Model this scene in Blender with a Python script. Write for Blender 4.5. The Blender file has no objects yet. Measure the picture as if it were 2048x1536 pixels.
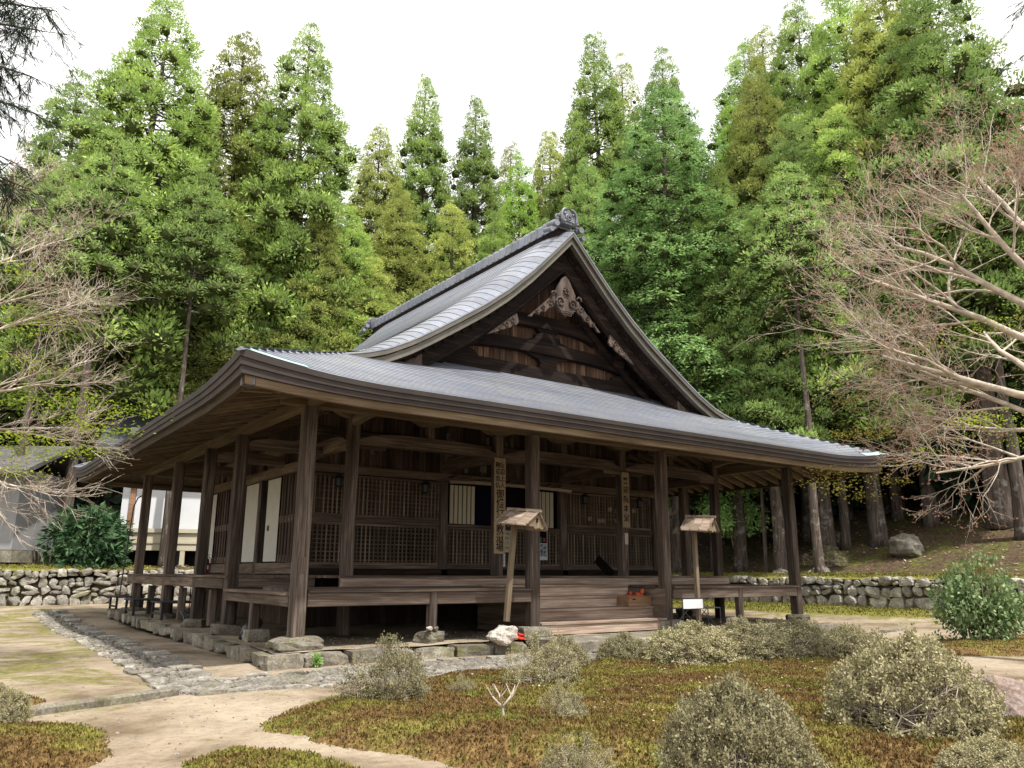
import bpy, bmesh, math, random
import numpy as np
from mathutils import Vector, Matrix, Euler

SC = bpy.context.scene
COL = SC.collection
PI = math.pi
rad = math.radians
rnd = random.Random(7)

# ------------------------------------------------------------------ camera
cam_d = bpy.data.cameras.new('camera')
cam = bpy.data.objects.new('camera', cam_d)
COL.objects.link(cam)
CAM = Vector((-5.262, -13.635, 1.065))
YAW, PITCH, ROLL, FPX = 0.624, 0.235, 0.004, 1574.1
_f = Vector((math.sin(YAW)*math.cos(PITCH), math.cos(YAW)*math.cos(PITCH), math.sin(PITCH)))
_r = Vector((math.cos(YAW), -math.sin(YAW), 0))
_u = _r.cross(_f)
_r2 = math.cos(ROLL)*_r + math.sin(ROLL)*_u
_u2 = -math.sin(ROLL)*_r + math.cos(ROLL)*_u
cam.matrix_world = Matrix(((_r2.x, _u2.x, -_f.x, CAM.x), (_r2.y, _u2.y, -_f.y, CAM.y), (_r2.z, _u2.z, -_f.z, CAM.z), (0, 0, 0, 1)))
cam_d.sensor_width = 36.0
cam_d.lens = FPX/2048*36
cam_d.clip_start = 0.05
cam_d.clip_end = 900
SC.camera = cam

# ------------------------------------------------------------------ sky and sun
SUN_AZ = Vector((0.10, -1.0, 0)).normalized()      # horizontal direction towards the sun
SUN_EL = rad(63)
wd = bpy.data.worlds.new('World'); SC.world = wd; wd.use_nodes = True
nt = wd.node_tree; nt.nodes.clear()
def N(t, tree=None, **kw):
    n = (tree or nt).nodes.new(t)
    for k, v in kw.items(): setattr(n, k, v)
    return n
sky = N('ShaderNodeTexSky'); sky.sky_type = 'NISHITA'; sky.sun_disc = False
sky.sun_elevation = SUN_EL; sky.sun_rotation = math.atan2(SUN_AZ.x, SUN_AZ.y)
sky.air_density = 1.0; sky.dust_density = 2.0
bg1 = N('ShaderNodeBackground'); bg1.inputs[1].default_value = 0.12
bg2 = N('ShaderNodeBackground'); bg2.inputs[0].default_value = (1.0, 0.985, 0.96, 1); bg2.inputs[1].default_value = 1.10
mixw = N('ShaderNodeMixShader'); outw = N('ShaderNodeOutputWorld')
tcw = N('ShaderNodeTexCoord'); mpw = N('ShaderNodeMapping'); mpw.inputs['Scale'].default_value = (1.6, 1.6, 3.5)
nzw = N('ShaderNodeTexNoise'); nzw.inputs['Scale'].default_value = 1.3; nzw.inputs['Detail'].default_value = 6
crw = N('ShaderNodeValToRGB'); crw.color_ramp.elements[0].position = 0.30; crw.color_ramp.elements[0].color = (0.70, 0.70, 0.70, 1)
crw.color_ramp.elements[1].position = 0.55; crw.color_ramp.elements[1].color = (1, 1, 1, 1)
L = nt.links.new
L(tcw.outputs['Generated'], mpw.inputs[0]); L(mpw.outputs[0], nzw.inputs[0]); L(nzw.outputs[0], crw.inputs[0])
L(sky.outputs[0], bg1.inputs[0]); L(crw.outputs[0], mixw.inputs[0]); L(bg1.outputs[0], mixw.inputs[1]); L(bg2.outputs[0], mixw.inputs[2])
L(mixw.outputs[0], outw.inputs[0])
sun_d = bpy.data.lights.new('sun', 'SUN'); sun_d.energy = 4.4; sun_d.angle = rad(1.5); sun_d.color = (1.0, 0.95, 0.87)
sun = bpy.data.objects.new('sun', sun_d); COL.objects.link(sun)
_s = Vector((SUN_AZ.x*math.cos(SUN_EL), SUN_AZ.y*math.cos(SUN_EL), math.sin(SUN_EL)))
sun.rotation_euler = _s.to_track_quat('Z', 'Y').to_euler()
sun.location = (0, -20, 40)
SC.view_settings.view_transform = 'Standard'
SC.view_settings.look = 'None'
SC.view_settings.exposure = 0.75
SC.view_settings.gamma = 1.0
SC.view_settings.use_curve_mapping = False
SC.cycles.max_bounces = 6
SC.cycles.diffuse_bounces = 3
SC.cycles.transparent_max_bounces = 8

# ------------------------------------------------------------------ picture-to-place helpers
def ray(px, py):
    return _f + _r2*((px-1024)/FPX) - _u2*((py-768)/FPX)
def on(px, py, ax, val):
    v = ray(px, py); i = 'xyz'.index(ax); t = (val-CAM[i])/v[i]
    return CAM + v*t
def at(px, py, dist):
    v = ray(px, py); return CAM + v*(dist/math.hypot(v.x, v.y))

# ------------------------------------------------------------------ object helpers
def link(o, parent=None):
    COL.objects.link(o)
    if parent is not None: o.parent = parent
    return o
def tag(o, label=None, cat=None, group=None, kind=None):
    if label: o['label'] = label
    if cat: o['category'] = cat
    if group: o['group'] = group
    if kind: o['kind'] = kind
    return o
def empty(name, loc=(0, 0, 0), rz=0, label=None, cat=None, group=None, parent=None, kind=None):
    o = bpy.data.objects.new(name, None); o.empty_display_size = 0.2
    o.location = loc; o.rotation_euler = (0, 0, rz); link(o, parent)
    return tag(o, label, cat, group, kind)
def inst(mesh, name, parent=None, loc=(0, 0, 0), rot=(0, 0, 0), sc=(1, 1, 1)):
    o = bpy.data.objects.new(name, mesh); o.location = loc; o.rotation_euler = rot; o.scale = sc
    return link(o, parent)
def copy_tree(o, parent=None):
    c = o.copy(); COL.objects.link(c); c.parent = parent
    for ch in o.children: copy_tree(ch, c)
    return c

class MB:
    def __init__(s): s.v = []; s.f = []
    def add(s, vs, fs):
        b = len(s.v); s.v += [tuple(v) for v in vs]; s.f += [tuple(i+b for i in f) for f in fs]; return s
    def box(s, x0, x1, y0, y1, z0, z1):
        return s.add([(x0, y0, z0), (x1, y0, z0), (x1, y1, z0), (x0, y1, z0), (x0, y0, z1), (x1, y0, z1), (x1, y1, z1), (x0, y1, z1)],
                     [(0, 3, 2, 1), (4, 5, 6, 7), (0, 1, 5, 4), (1, 2, 6, 5), (2, 3, 7, 6), (3, 0, 4, 7)])
    def bar(s, p, q, w, h, up=(0, 0, 1)):
        p = Vector(p); q = Vector(q); d = (q-p).normalized(); up = Vector(up)
        sd = d.cross(up).normalized(); u = sd.cross(d)
        vs = []
        for c in (p, q):
            for a, b in ((-1, -1), (1, -1), (1, 1), (-1, 1)): vs.append(c + sd*(a*w/2) + u*(b*h/2))
        return s.add(vs, [(3, 2, 1, 0), (4, 5, 6, 7), (0, 1, 5, 4), (1, 2, 6, 5), (2, 3, 7, 6), (3, 0, 4, 7)])
    def prism(s, poly, fn, d0, d1):
        n = len(poly); vs = [fn(a, b, d0) for a, b in poly] + [fn(a, b, d1) for a, b in poly]
        fs = [tuple(range(n-1, -1, -1)), tuple(range(n, 2*n))] + [(i, (i+1) % n, n+(i+1) % n, n+i) for i in range(n)]
        return s.add(vs, fs)
    def strip(s, top, bot):
        n = len(top); vs = list(top)+list(bot)
        return s.add(vs, [(i, n+i, n+i+1, i+1) for i in range(n-1)])
    def slab(s, a, b, c, d):
        # four polylines (cross-section corners, in order) swept into a closed bar
        n = len(a); vs = list(a)+list(b)+list(c)+list(d); fs = []
        for k in range(4):
            k2 = (k+1) % 4
            for i in range(n-1): fs.append((k*n+i, k2*n+i, k2*n+i+1, k*n+i+1))
        fs.append((0, 3*n, 2*n, n)); e = n-1; fs.append((e, n+e, 2*n+e, 3*n+e))
        return s.add(vs, fs)
    def tube(s, pts, rs, n=8, cap=True):
        pts = [Vector(p) for p in pts]; b = len(s.v); m = len(pts)
        ref = Vector((0, 0, 1))
        d0 = (pts[1]-pts[0]).normalized()
        if abs(d0.z) > 0.9: ref = Vector((1, 0, 0))
        for i, p in enumerate(pts):
            d = (pts[min(i+1, m-1)]-pts[max(i-1, 0)])
            d = d.normalized() if d.length > 1e-9 else d0
            x = d.cross(ref); x = x.normalized() if x.length > 1e-6 else Vector((1, 0, 0)); y = d.cross(x)
            r = rs[i] if hasattr(rs, '__len__') else rs
            for k in range(n):
                a = 2*PI*k/n; s.v.append(tuple(p + x*(math.cos(a)*r) + y*(math.sin(a)*r)))
        for i in range(m-1):
            for k in range(n):
                k2 = (k+1) % n; s.f.append((b+i*n+k, b+i*n+k2, b+(i+1)*n+k2, b+(i+1)*n+k))
        if cap:
            s.f.append(tuple(b+k for k in range(n-1, -1, -1))); s.f.append(tuple(b+(m-1)*n+k for k in range(n)))
        return s
    def mesh(s, name, mat, smooth=False, bevel=0, fix=True):
        me = bpy.data.meshes.new(name); me.from_pydata(s.v, [], s.f)
        if bevel or fix:
            bm = bmesh.new(); bm.from_mesh(me)
            if fix: bmesh.ops.recalc_face_normals(bm, faces=bm.faces[:])
            if bevel: bmesh.ops.bevel(bm, geom=[e for e in bm.edges], offset=bevel, segments=1, affect='EDGES', clamp_overlap=True)
            bm.to_mesh(me); bm.free()
        if smooth: me.polygons.foreach_set('use_smooth', [True]*len(me.polygons))
        me.materials.append(mat); me.update()
        return me
    def build(s, name, mat, parent=None, smooth=False, bevel=0, loc=(0, 0, 0), rot=(0, 0, 0), fix=True):
        return inst(s.mesh(name, mat, smooth, bevel, fix), name, parent, loc, rot)

def np_mesh(name, V, mat, k=4, smooth=False):
    """faces of k consecutive vertices each"""
    V = np.asarray(V, dtype=np.float32).reshape(-1, 3); nf = len(V)//k
    me = bpy.data.meshes.new(name)
    me.vertices.add(len(V)); me.vertices.foreach_set('co', V.ravel())
    me.loops.add(nf*k); me.loops.foreach_set('vertex_index', np.arange(nf*k, dtype=np.int32))
    me.polygons.add(nf); me.polygons.foreach_set('loop_start', np.arange(0, nf*k, k, dtype=np.int32))
    me.polygons.foreach_set('loop_total', np.full(nf, k, dtype=np.int32))
    if smooth: me.polygons.foreach_set('use_smooth', np.ones(nf, dtype=bool))
    me.materials.append(mat); me.update(calc_edges=True)
    return me
def grid_mesh(name, P, mat, smooth=True):
    """P: (n, m, 3) array of points"""
    n, m, _ = P.shape; V = P.reshape(-1, 3).astype(np.float32)
    i, j = np.meshgrid(np.arange(n-1), np.arange(m-1), indexing='ij'); a = (i*m+j).ravel()
    F = np.stack([a, a+m, a+m+1, a+1], 1).astype(np.int32)
    me = bpy.data.meshes.new(name)
    me.vertices.add(len(V)); me.vertices.foreach_set('co', V.ravel())
    me.loops.add(F.size); me.loops.foreach_set('vertex_index', F.ravel())
    me.polygons.add(len(F)); me.polygons.foreach_set('loop_start', np.arange(0, F.size, 4, dtype=np.int32))
    me.polygons.foreach_set('loop_total', np.full(len(F), 4, dtype=np.int32))
    if smooth: me.polygons.foreach_set('use_smooth', np.ones(len(F), dtype=bool))
    me.materials.append(mat); me.update(calc_edges=True)
    return me
def unit(v): return v/np.maximum(np.linalg.norm(v, axis=-1, keepdims=True), 1e-9)
def leaf_quads(c, d, ln, w, rng, s=None):
    """diamond leaves: base point c, direction d, length, half width"""
    if s is None: s = unit(np.cross(d, unit(rng.normal(size=d.shape))))
    ln = np.asarray(ln).reshape(-1, 1); w = np.asarray(w).reshape(-1, 1)
    m = c + d*ln*0.45
    return np.stack([c, m+s*w, c+d*ln, m-s*w], 1).reshape(-1, 3)

# ------------------------------------------------------------------ materials
def new_mat(name, rough=0.8, spec=0.3):
    m = bpy.data.materials.new(name); m.use_nodes = True
    t = m.node_tree; b = t.nodes['Principled BSDF']; b.inputs['Roughness'].default_value = rough
    b.inputs['Specular IOR Level'].default_value = spec
    return m, t, b
def ramp(t, stops):
    r = t.nodes.new('ShaderNodeValToRGB'); e = r.color_ramp.elements
    e[0].position = stops[0][0]; e[0].color = (*stops[0][1], 1)
    e[1].position = stops[-1][0]; e[1].color = (*stops[-1][1], 1)
    for p, c in stops[1:-1]:
        k = e.new(p); k.color = (*c, 1)
    return r
def coords(t, kind, scale, rand=True):
    """world position or object coordinates, scaled, shifted per object"""
    if kind == 'world':
        src = t.nodes.new('ShaderNodeNewGeometry').outputs['Position']
    else:
        src = t.nodes.new('ShaderNodeTexCoord').outputs['Object']
    mp = t.nodes.new('ShaderNodeMapping'); mp.inputs['Scale'].default_value = scale
    if rand:
        oi = t.nodes.new('ShaderNodeObjectInfo'); ml = t.nodes.new('ShaderNodeMath'); ml.operation = 'MULTIPLY'; ml.inputs[1].default_value = 37.0
        t.links.new(oi.outputs['Random'], ml.inputs[0])
        ad = t.nodes.new('ShaderNodeVectorMath'); ad.operation = 'ADD'
        t.links.new(src, mp.inputs[0]); t.links.new(mp.outputs[0], ad.inputs[0]); t.links.new(ml.outputs[0], ad.inputs[1])
        return ad.outputs[0]
    t.links.new(src, mp.inputs[0]); return mp.outputs[0]
def noise(t, vec, scale=1.0, detail=4, rough=0.6, dist=0.0):
    n = t.nodes.new('ShaderNodeTexNoise'); n.inputs['Scale'].default_value = scale; n.inputs['Detail'].default_value = detail
    n.inputs['Roughness'].default_value = rough; n.inputs['Distortion'].default_value = dist
    t.links.new(vec, n.inputs['Vector']); return n.outputs[0]
def mixc(t, fac, a, b, mode='MIX'):
    m = t.nodes.new('ShaderNodeMix'); m.data_type = 'RGBA'; m.blend_type = mode
    for sock, v in ((m.inputs[0], fac), (m.inputs[6], a), (m.inputs[7], b)):
        if isinstance(v, (int, float)): sock.default_value = v
        elif isinstance(v, tuple): sock.default_value = (*v, 1)
        else: t.links.new(v, sock)
    return m.outputs[2]
def bump(t, b, h, strength=0.3, dist=0.02):
    n = t.nodes.new('ShaderNodeBump'); n.inputs['Strength'].default_value = strength; n.inputs['Distance'].default_value = dist
    t.links.new(h, n.inputs['Height']); t.links.new(n.outputs[0], b.inputs['Normal'])
def tint_random(t, col, lo=0.75, hi=1.2):
    oi = t.nodes.new('ShaderNodeObjectInfo'); mr = t.nodes.new('ShaderNodeMapRange')
    mr.inputs[3].default_value = lo; mr.inputs[4].default_value = hi
    t.links.new(oi.outputs['Random'], mr.inputs[0])
    m = t.nodes.new('ShaderNodeVectorMath'); m.operation = 'SCALE'
    t.links.new(col, m.inputs[0]); t.links.new(mr.outputs[0], m.inputs['Scale']); return m.outputs[0]

GK = 0.74
def dim(c, k=None): return tuple(v*(k or GK) for v in c)
def wood(name, axis, dark, mid, light, rough=0.85, kind='world', moss=0.0, var=(0.75, 1.25)):
    m, t, b = new_mat(name, rough, 0.12)
    fine = [34, 34, 34]; fine['xyz'.index(axis)] = 0.9
    broad = [4.5, 4.5, 4.5]; broad['xyz'.index(axis)] = 0.55
    n1 = noise(t, coords(t, kind, fine), 1, 5, 0.65); n2 = noise(t, coords(t, kind, broad), 1, 4, 0.6, 0.4)
    ad = t.nodes.new('ShaderNodeMath'); ad.operation = 'ADD'; ad.use_clamp = True
    s1 = t.nodes.new('ShaderNodeMath'); s1.operation = 'MULTIPLY'; s1.inputs[1].default_value = 0.5
    s2 = t.nodes.new('ShaderNodeMath'); s2.operation = 'MULTIPLY'; s2.inputs[1].default_value = 0.5
    t.links.new(n1, s1.inputs[0]); t.links.new(n2, s2.inputs[0]); t.links.new(s1.outputs[0], ad.inputs[0]); t.links.new(s2.outputs[0], ad.inputs[1])
    cr = ramp(t, [(0.34, dim(dark)), (0.5, dim(mid)), (0.66, dim(light))]); t.links.new(ad.outputs[0], cr.inputs[0])
    col = tint_random(t, cr.outputs[0], *var)
    if moss:
        n3 = noise(t, coords(t, 'world', (1.3, 1.3, 2.5), False), 1, 5, 0.7)
        r3 = ramp(t, [(0.58, (0, 0, 0)), (0.75, (moss, moss, moss))]); t.links.new(n3, r3.inputs[0])
        col = mixc(t, r3.outputs[0], col, (0.11, 0.12, 0.05))
    t.links.new(col, b.inputs['Base Color']); bump(t, b, n1, 0.55, 0.012)
    return m
# weathered cypress: grey-brown, grain along the member
WX = wood('weathered_wood_x', 'x', (0.040, 0.028, 0.023), (0.112, 0.083, 0.067), (0.28, 0.222, 0.18))
WY = wood('weathered_wood_y', 'y', (0.055, 0.038, 0.030), (0.150, 0.110, 0.085), (0.30, 0.235, 0.185), moss=0.5)
WZ = wood('weathered_wood_z', 'z', (0.032, 0.024, 0.020), (0.090, 0.069, 0.057), (0.27, 0.215, 0.18))
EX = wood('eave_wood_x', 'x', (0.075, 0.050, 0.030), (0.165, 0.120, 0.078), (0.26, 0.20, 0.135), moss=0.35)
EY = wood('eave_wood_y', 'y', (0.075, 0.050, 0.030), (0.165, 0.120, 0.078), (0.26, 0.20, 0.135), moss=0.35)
PZ = wood('plank_wood_z', 'z', (0.026, 0.018, 0.015), (0.080, 0.054, 0.043), (0.19, 0.135, 0.108), var=(0.5, 1.5))
GZ = wood('gable_plank_z', 'z', (0.032, 0.020, 0.015), (0.110, 0.066, 0.046), (0.31, 0.205, 0.14), var=(0.6, 1.4))
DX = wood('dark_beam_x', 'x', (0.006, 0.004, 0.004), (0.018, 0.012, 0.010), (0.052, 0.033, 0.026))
STX = wood('step_wood_x', 'x', (0.15, 0.100, 0.074), (0.37, 0.272, 0.212), (0.66, 0.545, 0.455))
CV = wood('carved_wood', 'z', (0.045, 0.032, 0.027), (0.115, 0.086, 0.072), (0.23, 0.185, 0.16))
SGN = wood('signboard_wood', 'z', (0.23, 0.165, 0.105), (0.34, 0.255, 0.168), (0.44, 0.35, 0.245))
LAT = wood('lattice_wood_z', 'z', (0.095, 0.074, 0.054), (0.22, 0.176, 0.132), (0.40, 0.33, 0.25), var=(0.5, 1.4))
LATX = wood('lattice_wood_x', 'x', (0.065, 0.048, 0.037), (0.145, 0.108, 0.083), (0.26, 0.20, 0.155))
PALE = wood('pale_post_wood', 'z', (0.14, 0.10, 0.068), (0.25, 0.19, 0.13), (0.38, 0.305, 0.225), kind='object')
SHK = wood('shake_wood', 'x', (0.14, 0.10, 0.075), (0.28, 0.215, 0.165), (0.46, 0.375, 0.30), kind='object')

def flat(name, col, rough=0.7, spec=0.3, metal=0.0, var=0.0, nscale=8.0, bmp=0.0):
    col = dim(col)
    m, t, b = new_mat(name, rough, spec); b.inputs['Metallic'].default_value = metal
    if var or bmp:
        n = noise(t, coords(t, 'world', (1, 1, 1)), nscale, 5, 0.65)
        cr = ramp(t, [(0.3, tuple(c*(1-var) for c in col)), (0.7, tuple(min(1, c*(1+var)) for c in col))]); t.links.new(n, cr.inputs[0])
        t.links.new(cr.outputs[0], b.inputs['Base Color'])
        if bmp: bump(t, b, n, bmp, 0.02)
    else: b.inputs['Base Color'].default_value = (*col, 1)
    return m
def stone_mat(name, dark, mid, light, moss=0.4, mosscol=(0.13, 0.13, 0.035), scale=3.0, var=(0.7, 1.25)):
    m, t, b = new_mat(name, 0.9, 0.25)
    n1 = noise(t, coords(t, 'world', (1, 1, 1)), scale, 7, 0.7); n2 = noise(t, coords(t, 'world', (1, 1, 1)), scale*9, 4, 0.7)
    cr = ramp(t, [(0.3, dim(dark)), (0.5, dim(mid)), (0.68, dim(light))]); t.links.new(n1, cr.inputs[0])
    c2 = ramp(t, [(0.35, (0.55, 0.55, 0.55)), (0.6, (1.1, 1.1, 1.1))]); t.links.new(n2, c2.inputs[0])
    col = mixc(t, 1.0, cr.outputs[0], c2.outputs[0], 'MULTIPLY'); col = tint_random(t, col, *var)
    n3 = noise(t, coords(t, 'world', (1, 1, 1), False), 1.6, 6, 0.7)
    r3 = ramp(t, [(0.52, (0, 0, 0)), (0.70, (moss, moss, moss))]); t.links.new(n3, r3.inputs[0])
    col = mixc(t, r3.outputs[0], col, mosscol)
    t.links.new(col, b.inputs['Base Color']); bump(t, b, n2, 0.6, 0.02)
    return m
STONE = stone_mat('wall_stone', (0.17, 0.155, 0.13), (0.40, 0.37, 0.32), (0.68, 0.65, 0.58), 0.55)
KERB = stone_mat('kerb_stone', (0.12, 0.105, 0.082), (0.24, 0.215, 0.172), (0.41, 0.38, 0.32), 0.65)
GRAV = stone_mat('gravel_stone', (0.15, 0.135, 0.11), (0.33, 0.30, 0.255), (0.58, 0.55, 0.50), 0.35, scale=2.6, var=(0.6, 1.25))
WHITEROCK = stone_mat('white_rock', (0.48, 0.40, 0.33), (0.72, 0.65, 0.58), (0.86, 0.82, 0.77), 0.0)
REDROCK = stone_mat('reddish_rock', (0.32, 0.22, 0.18), (0.50, 0.38, 0.33), (0.66, 0.56, 0.50), 0.25)
BOULDER = stone_mat('lichen_boulder', (0.10, 0.088, 0.07), (0.22, 0.20, 0.165), (0.42, 0.39, 0.34), 0.75)

# weathered copper sheet
def copper(name, a, bcol, c, rough, metal=0.35, lichen=0.0):
    m, t, b = new_mat(name, rough, 0.55); b.inputs['Metallic'].default_value = metal
    n1 = noise(t, coords(t, 'world', (0.7, 0.7, 0.7), False), 1.4, 6, 0.65); n2 = noise(t, coords(t, 'world', (1, 1, 1)), 7, 4, 0.7)
    cr = ramp(t, [(0.3, dim(a)), (0.5, dim(bcol)), (0.7, dim(c))]); t.links.new(n1, cr.inputs[0])
    c2 = ramp(t, [(0.3, (0.8, 0.8, 0.8)), (0.7, (1.15, 1.15, 1.15))]); t.links.new(n2, c2.inputs[0])
    col = mixc(t, 1.0, cr.outputs[0], c2.outputs[0], 'MULTIPLY')
    if lichen:
        n3 = noise(t, coords(t, 'world', (0.5, 1.6, 1.6), False), 1.1, 7, 0.72, 0.5); r3 = ramp(t, [(0.52, (0, 0, 0)), (0.72, (lichen, lichen, lichen))]); t.links.new(n3, r3.inputs[0])
        col = mixc(t, r3.outputs[0], col, dim((0.36, 0.36, 0.29)))
        n4 = noise(t, coords(t, 'world', (2.2, 0.5, 0.5), False), 1.7, 6, 0.7); r4 = ramp(t, [(0.54, (0, 0, 0)), (0.74, (0.6, 0.6, 0.6))]); t.links.new(n4, r4.inputs[0])
        col = mixc(t, r4.outputs[0], col, dim((0.14, 0.145, 0.16)))
    t.links.new(tint_random(t, col, 0.84, 1.14), b.inputs['Base Color'])
    bump(t, b, n2, 0.10, 0.01)
    return m
ROOF = copper('copper_roof', (0.21, 0.235, 0.30), (0.265, 0.285, 0.345), (0.315, 0.33, 0.38), 0.45, 0.3, 0.7)
PATINA = copper('patina_copper', (0.26, 0.40, 0.37), (0.36, 0.52, 0.47), (0.45, 0.62, 0.55), 0.55, 0.1)
FASC = copper('brown_copper_fascia', (0.028, 0.019, 0.017), (0.045, 0.031, 0.028), (0.062, 0.045, 0.040), 0.75, 0.0)
VERGE = copper('grey_copper_verge', (0.085, 0.076, 0.060), (0.12, 0.108, 0.085), (0.155, 0.14, 0.11), 0.6, 0.1)
TILE = copper('ridge_metal', (0.11, 0.115, 0.135), (0.16, 0.168, 0.195), (0.22, 0.228, 0.26), 0.5, 0.2)
LIP = flat('lap_shadow_edge', (0.055, 0.055, 0.062), 0.7, 0.3)  # shadow line under each roof course, painted as a dark lip
DARKMETAL = flat('dark_metal', (0.02, 0.02, 0.022), 0.5, 0.5)
IRONGREY = flat('grey_metal', (0.16, 0.16, 0.165), 0.45, 0.5, 0.6)
WHITE = flat('white_paper', (0.72, 0.70, 0.63), 0.9, 0.1, var=0.06, nscale=3)
CREAM = flat('cream_paper', (0.60, 0.55, 0.42), 0.9, 0.1, var=0.06, nscale=3)
PLASTER = flat('white_plaster', (0.78, 0.79, 0.82), 0.95, 0.1, var=0.05, nscale=1.5)
GREYPLASTER = flat('grey_plaster', (0.42, 0.41, 0.37), 0.95, 0.1, var=0.1, nscale=1.5)
INK = flat('black_ink', (0.022, 0.016, 0.013), 0.9, 0.1)
DARK = flat('dark_interior', (0.010, 0.008, 0.009), 0.95, 0.1)  # darkness of unlit rooms put into a near-black colour; also for marks
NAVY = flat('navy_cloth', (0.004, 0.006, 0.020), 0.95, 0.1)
REDCLOTH = flat('red_cloth', (0.60, 0.045, 0.028), 0.8, 0.2, var=0.25, nscale=25)
ORANGERED = flat('orange_red_vinyl', (0.62, 0.10, 0.035), 0.5, 0.4, var=0.2, nscale=20)
REDPAINT = flat('red_paint', (0.34, 0.012, 0.010), 0.35, 0.5)
BLACKWOOD = flat('black_bench_wood', (0.028, 0.026, 0.028), 0.7, 0.3, var=0.3, nscale=12)
CRATE = wood('crate_wood', 'x', (0.16, 0.085, 0.050), (0.30, 0.175, 0.105), (0.44, 0.28, 0.18), kind='object')
SLATE = flat('slate_roof', (0.075, 0.08, 0.09), 0.6, 0.4, var=0.2, nscale=3)
# ================================================================== ground
def sstep(a, b, x):
    t = np.clip((x-a)/(b-a), 0, 1); return t*t*(3-2*t)
def wob(x, y, s, k):
    return (np.sin(x*s+k)*np.cos(y*s*1.13+k*2.1) + 0.5*np.sin(x*s*2.3+y*s*1.7+k*3.3) + 0.25*np.sin(x*s*4.1-y*s*3.7+k))/1.75
WALLX, WALLY = 22.0, 20.0
def GZ_(x, y):
    x = np.asarray(x, float); y = np.asarray(y, float)
    z = -0.45 + 0.35*sstep(14.5, 22, x) + 0.30*sstep(9, 20, y)*(1-sstep(14.5, 22, x))
    z = z + 0.018*wob(x, y, 1.3, 0.4) + 0.03*wob(x, y, 0.35, 2.0)
    d = np.maximum(x-WALLX, y-WALLY)
    k = sstep(3, 15, x - 0.25*(y-20)) if True else 0
    top = 1.10*(1-k) + 0.93*k
    d1 = np.maximum(d, 0)
    steep = top + 0.06*np.minimum(d1, 2.2) + 0.34*np.clip(d1-2.2, 0, 45) + 0.10*wob(x, y, 0.5, 1.0)*sstep(0.5, 4, d1)
    mild = top + 0.05*np.minimum(d1, 9) + 0.22*np.clip(d1-9, 0, 45) + 0.08*wob(x, y, 0.4, 2.0)*sstep(0.5, 4, d1)
    up = steep*k + mild*(1-k)
    return np.where(d > 0.0, up, z)
def gz(x, y): return float(GZ_(x, y))
gm, gt, gb = new_mat('earth', 0.95, 0.15)
def _mr(src, a, b, c=0.0, d=1.0, smooth=True):
    m = gt.nodes.new('ShaderNodeMapRange'); m.interpolation_type = 'SMOOTHSTEP' if smooth else 'LINEAR'
    m.inputs[1].default_value = a; m.inputs[2].default_value = b; m.inputs[3].default_value = c; m.inputs[4].default_value = d
    gt.links.new(src, m.inputs[0]); return m.outputs[0]
def _op(op, a, b):
    m = gt.nodes.new('ShaderNodeMath'); m.operation = op; m.use_clamp = True
    for i, v in enumerate((a, b)):
        if isinstance(v, (int, float)): m.inputs[i].default_value = v
        else: gt.links.new(v, m.inputs[i])
    return m.outputs[0]
_n1 = noise(gt, coords(gt, 'world', (1, 1, 1), False), 0.55, 6, 0.62)
_n2 = noise(gt, coords(gt, 'world', (1, 1, 1), False), 9, 6, 0.75)
_n3 = noise(gt, coords(gt, 'world', (1, 1, 1), False), 55, 3, 0.7)
_c1 = ramp(gt, [(0.36, (0.17, 0.128, 0.085)), (0.46, (0.30, 0.24, 0.175)), (0.6, (0.395, 0.33, 0.25))]); gt.links.new(_n1, _c1.inputs[0])
_n4 = noise(gt, coords(gt, 'world', (1, 1, 1), False), 2.6, 8, 0.8, 0.3)
_nx = _op('ADD', _op('MULTIPLY', _n2, 0.45), _op('ADD', _op('MULTIPLY', _n3, 0.25), _op('MULTIPLY', _n4, 0.3)))
_c2 = ramp(gt, [(0.36, (0.52, 0.50, 0.47)), (0.5, (0.98, 0.97, 0.95)), (0.62, (1.18, 1.18, 1.16))]); gt.links.new(_nx, _c2.inputs[0])
_cs = mixc(gt, 1.0, _c1.outputs[0], _c2.outputs[0], 'MULTIPLY')
_nm = noise(gt, coords(gt, 'world', (1, 1, 1), False), 0.75, 7, 0.7, 0.6)
_sep = gt.nodes.new('ShaderNodeSeparateXYZ'); _geo = gt.nodes.new('ShaderNodeNewGeometry'); gt.links.new(_geo.outputs['Position'], _sep.inputs[0])
_left = _mr(_sep.outputs[0], -1.5, -2.6); _lefty = _mr(_sep.outputs[1], -3.2, -0.5)       # mossy yard beside the gutter
_right = _mr(_sep.outputs[0], 15.5, 19.5)
_amt = _op('MAXIMUM', _op('MULTIPLY', _left, _lefty), _right)
_thr = _op('SUBTRACT', _nm, _op('SUBTRACT', 0.60, _op('MULTIPLY', _amt, 0.15)))
_moss = _mr(_thr, 0.0, 0.10)
_cm = ramp(gt, [(0.35, (0.10, 0.085, 0.030)), (0.5, (0.17, 0.165, 0.045)), (0.65, (0.27, 0.25, 0.06))]); gt.links.new(_n2, _cm.inputs[0])
_col = mixc(gt, _op('MULTIPLY', _moss, 0.85), _cs, _cm.outputs[0])
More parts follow.
